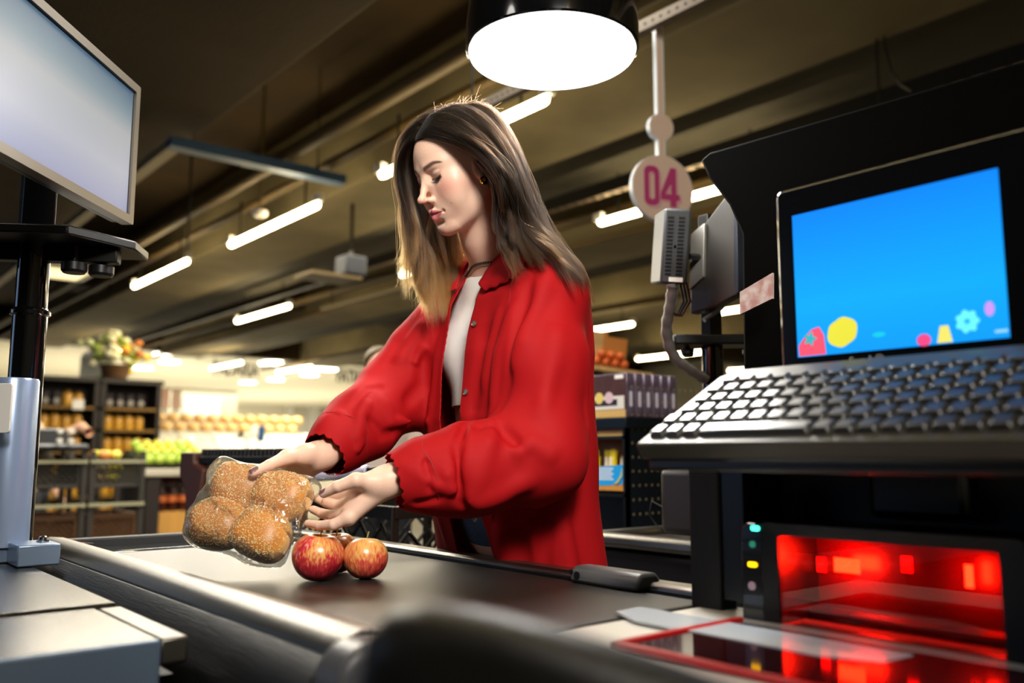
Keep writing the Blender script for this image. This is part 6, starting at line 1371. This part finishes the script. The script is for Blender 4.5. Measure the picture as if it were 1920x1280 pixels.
# ================================================================ other shoppers
def simple_person(base, yaw, lab, shirt, hair, h=1.7, arm_to=None, nm='person'):
    t = thing('person', lab, 'person', base); c, s = math.cos(yaw), math.sin(yaw); k = h/1.7
    W = lambda x, y, z: np.array(base)+V(c*x-s*y, s*x+c*y, z)*k
    F = Field(); F.ell(W(0, 0, 1.60), (.075*k, .095*k, .11*k)); F.ell(W(0, .02, 1.56), (.06*k, .08*k, .09*k), .03); F.cone(W(0, .095, 1.59), W(0, .108, 1.565), .010, .014, .02)
    F.cone(W(0, -.01, 1.5), W(0, -.01, 1.38), .05, .06, .03)
    F.ell(W(0, 0, 1.25), (.17*k, .11*k, .22*k), .05); F.ell(W(0, 0, .98), (.155*k, .11*k, .14*k), .08)
    arms = []
    for sd in (1, -1):
        sh_ = W(.17*sd, 0, 1.38); el_ = W(.21*sd, .03, 1.10); hn = W(.19*sd, .20, .92)
        if arm_to is not None and sd == arm_to[0]: el_, hn = np.array(arm_to[1]), np.array(arm_to[2])
        F.cone(sh_, el_, .048, .038, .03); F.cone(el_, hn, .036, .026, .02); arms.append((sh_, el_, hn)); F.ell(hn, (.04, .04, .03), .02)
        d_ = hn-el_; d_ /= np.linalg.norm(d_); sdv = np.cross(d_, ZZ); sdv /= np.linalg.norm(sdv)+1e-9
        for q_ in range(4): F.cone(hn+sdv*(q_-1.5)*.018, hn+sdv*(q_-1.5)*.02+d_*(.075-.008*abs(q_-1.4))-V(0, 0, .012), .009, .007, .01)
        F.cone(hn-sdv*.02, hn-sdv*.05+d_*.035, .011, .008, .012)
    for sd in (1, -1): F.cone(W(.09*sd, 0, .92), W(.1*sd, .02, .48), .08, .055, .04); F.cone(W(.1*sd, .02, .48), W(.1*sd, -.01, .06), .052, .036, .02); F.ell(W(.1*sd, .06, .04), (.045, .045, .035), .03)
    b = np.array(base); v_, q_ = polygonize(F, b-V(.5, .5, 0), b+V(.5, .5, 1.75*k), .011)
    npobj('body', v_, q_, mat('skin_plain', '#dfae8c', .5, sss=.05), t)
    S_f = Field(); S_f.ell(W(0, 0, 1.25), (.185*k, .125*k, .235*k)); S_f.ell(W(0, 0, 1.0), (.18*k, .13*k, .15*k), .08)
    for sh_, el_, hn in arms: S_f.cone(W(0, 0, 1.38), sh_, .06, .06, .04); S_f.cone(sh_, sh_*.35+el_*.65, .06, .06, .03)
    v_, q_ = polygonize(S_f, b-V(.45, .45, -.75), b+V(.45, .45, 1.6*k), .012); v_, q_ = clip_mesh(v_, q_, S_f, lambda p: np.minimum(p[:, 2]-.88*k, np.linalg.norm(p-W(0, 0, 1.47), axis=1)-.075))
    npobj('shirt', v_, q_, mat('cloth'+shirt, shirt, .8), t, solid=.004)
    T_f = Field(); T_f.ell(W(0, 0, .95), (.17*k, .122*k, .14*k))
    for sd in (1, -1): T_f.cone(W(.09*sd, 0, .9), W(.1*sd, .02, .48), .09, .07, .03); T_f.cone(W(.1*sd, .02, .48), W(.1*sd, 0, .1), .07, .06, .02)
    v_, q_ = polygonize(T_f, b-V(.4, .4, 0), b+V(.4, .4, 1.1), .014); npobj('trousers', v_, q_, mat('trouser_dark', '#23252c', .8), t)
    Hf_ = Field(); Hf_.ell(W(0, -.015, 1.635), (.083*k, .098*k, .088*k)); v_, q_ = polygonize(Hf_, W(0, 0, 1.62)-.14, W(0, 0, 1.62)+.14, .009)
    v_, q_ = clip_mesh(v_, q_, Hf_, lambda p: np.maximum((p-W(0, 0, 1.66))[:, 2]-.8*((p-W(0, 0, 1.6))@np.array([-s, c, 0])), -((p-W(0, 0, 1.6))@np.array([-s, c, 0])+.03))*1.0)
    npobj('hair', v_, q_, mat('hairc'+hair, hair, .6, bump=.4, bscale=120), t, solid=.006)
    for sd in (1, -1): MB().sphere(W(.03*sd, .092, 1.60), .011*k, 10).build('eye', mat('eye_dark', '#3a2418', .3), t)
    return t
g = P(714, 700, 4.4); gz = P(714, 650, 4.4)[2]
simple_person((g[0], g[1], 0), math.atan2(-g[1], -g[0])-PI/2+.35, 'short haired person in a pale pink shirt standing behind the red sleeve', '#d9c6bb', '#6a5a3c', h=gz/1.69*1.7*.985)
e1_, e2_ = P(152, 800, 7.0), P(212, 843, 6.6)
simple_person((e1_[0]-.25, e1_[1]+.35, 0), -PI/2-.6, 'shopper in dark brown reaching a bare arm into the second cart', '#2e2417', '#1c140d', h=1.30, arm_to=(1, e1_, e2_))
# bakery lettering and downlights
M_let = mat('letter_dark', '#4a463a', .6)
for wd, x_, y_, lab in (('PADARIA', 443, 694, 'dark lettering PADARIA on the bakery front'), ('FATIADOS', 672, 708, 'dark lettering FATIADOS further right on the bakery front')):
    o = onY(x_, y_, 23.0); t = thing('lane_lettering', lab, 'sign', o)
    text(wd, .50, frame(o, (1, 0, 0), (0, 0, 1)), M_let, t, 'letters', .02, sx=.62, off=.01)
    MB().box(o[0]-1.1, o[0]+1.1, 23.03, 23.05, o[2]+.22, o[2]+.24).build('support_rail', M_let, t)
    for dx in (-1, 1): MB().cyl((o[0]+dx, 23.04, o[2]+.23), (o[0]+dx, 23.04, 4.5), .01, n=6).build('hanger', M_let, t)
dl = thing('downlight', 'round downlight glowing in the white bakery ceiling', 'downlight', (0, 0, 0), group='round downlights in the bakery ceiling')
MB().lathe([(.30, -.02), (.32, -.01), (.32, 0)], 20).build('housing', M_white, dl, world=False); MB().prism(circ(.28, 20), -.03, -.021).build('diffuser', mat('downlight_glow', '#ffffff', .5, emit='#fff6dd', es=14), dl, world=False)
first = True
for (x_, y_) in ((268, 688), (318, 677), (310, 662), (465, 716), (517, 710), (502, 680), (580, 701), (600, 690), (616, 691), (345, 655), (560, 668)):
    c = onZ(x_, y_, 3.72); c[2] = 3.72
    if c[1] < 23.9: c[1] = 23.9
    if c[1] > 45: continue
    if first: dl.location = c; first = False
    else: dup(dl, c)
# fruit glimpsed right of the rack
fq_ = P(1300, 872, 6.0)
t = thing('produce_display', 'bright distant produce shelf glimpsed between rack and pedestal', 'display stand', (fq_[0], fq_[1], 0))
MB().box(fq_[0]-.5, fq_[0]+.5, fq_[1]-.2, fq_[1]+.6, 0, fq_[2]-.1).build('base', M_cw, t)
for r_ in range(3): MB().box(fq_[0]-.46, fq_[0]+.46, fq_[1]-.145+.09*r_, fq_[1]-.055+.09*r_, fq_[2]-.1, fq_[2]-.099+.065*r_).build('tier', M_cw, t)
for k in range(36):
    c = fq_+V(-.42+(k % 12)*.075, -.1+.09*(k//12), -.06+.065*(k//12)); colr = ('#a8c24a', '#d8746a', '#e8c88a')[k//12]
    tag(MB().sphere(c, .038, 10).build('fruit', mat('fr'+colr, colr, .45)), 'green, pink or cream fruit on the distant produce shelf', 'fruit', 'fruit on the distant produce shelf')
# ================================================================ lights of the shop, added fills, camera, render look
def area(name, loc, size, energy, color=(1, .93, .82), rot=(0, 0, 0), sy=None, target=None, spread=180):
    L = bpy.data.lights.new(name, 'AREA'); L.energy = energy; L.color = color; L.size = size; L.spread = math.radians(spread)
    if sy: L.shape = 'RECTANGLE'; L.size_y = sy
    o = bpy.data.objects.new(name, L); COL.objects.link(o); o.location = [float(v) for v in loc]
    if target is not None: o.rotation_euler = (Vector([float(v) for v in target])-Vector([float(v) for v in loc])).to_track_quat('-Z', 'Y').to_euler()
    else: o.rotation_euler = rot
    return o
def spot(name, loc, target, energy, cone, blend=.6, radius=.2, color=(1, .95, .88)):
    L = bpy.data.lights.new(name, 'SPOT'); L.energy = energy; L.color = color; L.spot_size = math.radians(cone); L.spot_blend = blend; L.shadow_soft_size = radius
    o = bpy.data.objects.new(name, L); COL.objects.link(o); o.location = [float(v) for v in loc]
    o.rotation_euler = (Vector([float(v) for v in target])-Vector([float(v) for v in loc])).to_track_quat('-Z', 'Y').to_euler(); return o
area('front_fill', (-.3, -1.2, 2.9), 1.0, 26, (1, .95, .88), target=(1.6, 2.6, 1.6))  # unseen area lamp added above the camera to lift the sign and scene
area('pendant_light', pc-V(0, 0, .02), .36, 12, (1, .97, .92))
spot('added_spot', CAM+RT*.35-F0*.5+V(0, 0, 1.35), (1.05, 1.36, 1.25), 140, 42, .7, .22)  # key light added beside the camera for the woman, no fixture there
spot('added_spot', (-.9, 1.6, 2.9), (.95, 1.5, 1.1), 18, 50, .7, .25)  # second spot added on the woman from the left, no fixture
area('bakery_light', (10, 27, 3.6), 6, 420, (1, .95, .84), sy=5)
area('bakery_light', (16, 38, 3.6), 10, 850, (1, .95, .84), sy=8)
area('bakery_light', (6, 27, 3.6), 5, 180, (1, .95, .84), sy=5)
area('shop_fill', (4.5, 9.0, 3.1), 2, 150, (1, .88, .66), sy=4)  # soft fill added over the back shelves, without a fixture
area('shop_fill', (7.5, 12.5, 3.1), 3, 260, (1, .9, .7), sy=3)
area('shop_fill', (2.3, 2.8, 3.2), .8, 22, (1, .92, .8))  # fill added to brighten the person behind the sleeve, no fixture
area('cart_fill', (1.6, 5.4, 3.0), 1.2, 110, (1, .93, .8), sy=2)  # fill added to brighten the carts and the reaching arm
area('shop_fill', (8.5, 7, 3.1), 3, 30, (1, .9, .7), sy=4)
w = bpy.data.worlds.new('world'); scn.world = w; w.use_nodes = True; w.node_tree.nodes['Background'].inputs[0].default_value = (1, .9, .75, 1); w.node_tree.nodes['Background'].inputs[1].default_value = .03
cd = bpy.data.cameras.new('camera'); cam = bpy.data.objects.new('camera', cd); COL.objects.link(cam); scn.camera = cam
cd.sensor_width = 36; cd.sensor_fit = 'HORIZONTAL'; cd.lens = FPX/1920*36; cam.location = CAM; cd.clip_start = .02; cd.clip_end = 200
cam.rotation_euler = Matrix((Vector(RT), Vector(UP), Vector(-FW))).transposed().to_euler()
cd.dof.use_dof = True; cd.dof.focus_distance = 1.58; cd.dof.aperture_fstop = 2.4
scn.view_settings.view_transform = 'Standard'; scn.view_settings.look = 'None'; scn.view_settings.gamma = 1; scn.view_settings.exposure = 0.72; scn.view_settings.use_curve_mapping = False
scn.cycles.use_denoising = True; scn.cycles.max_bounces = 7; scn.cycles.diffuse_bounces = 3; scn.cycles.glossy_bounces = 4; scn.cycles.transmission_bounces = 6; scn.cycles.transparent_max_bounces = 24
scn.cycles.sample_clamp_indirect = 6; scn.cycles.caustics_reflective = False; scn.cycles.caustics_refractive = False
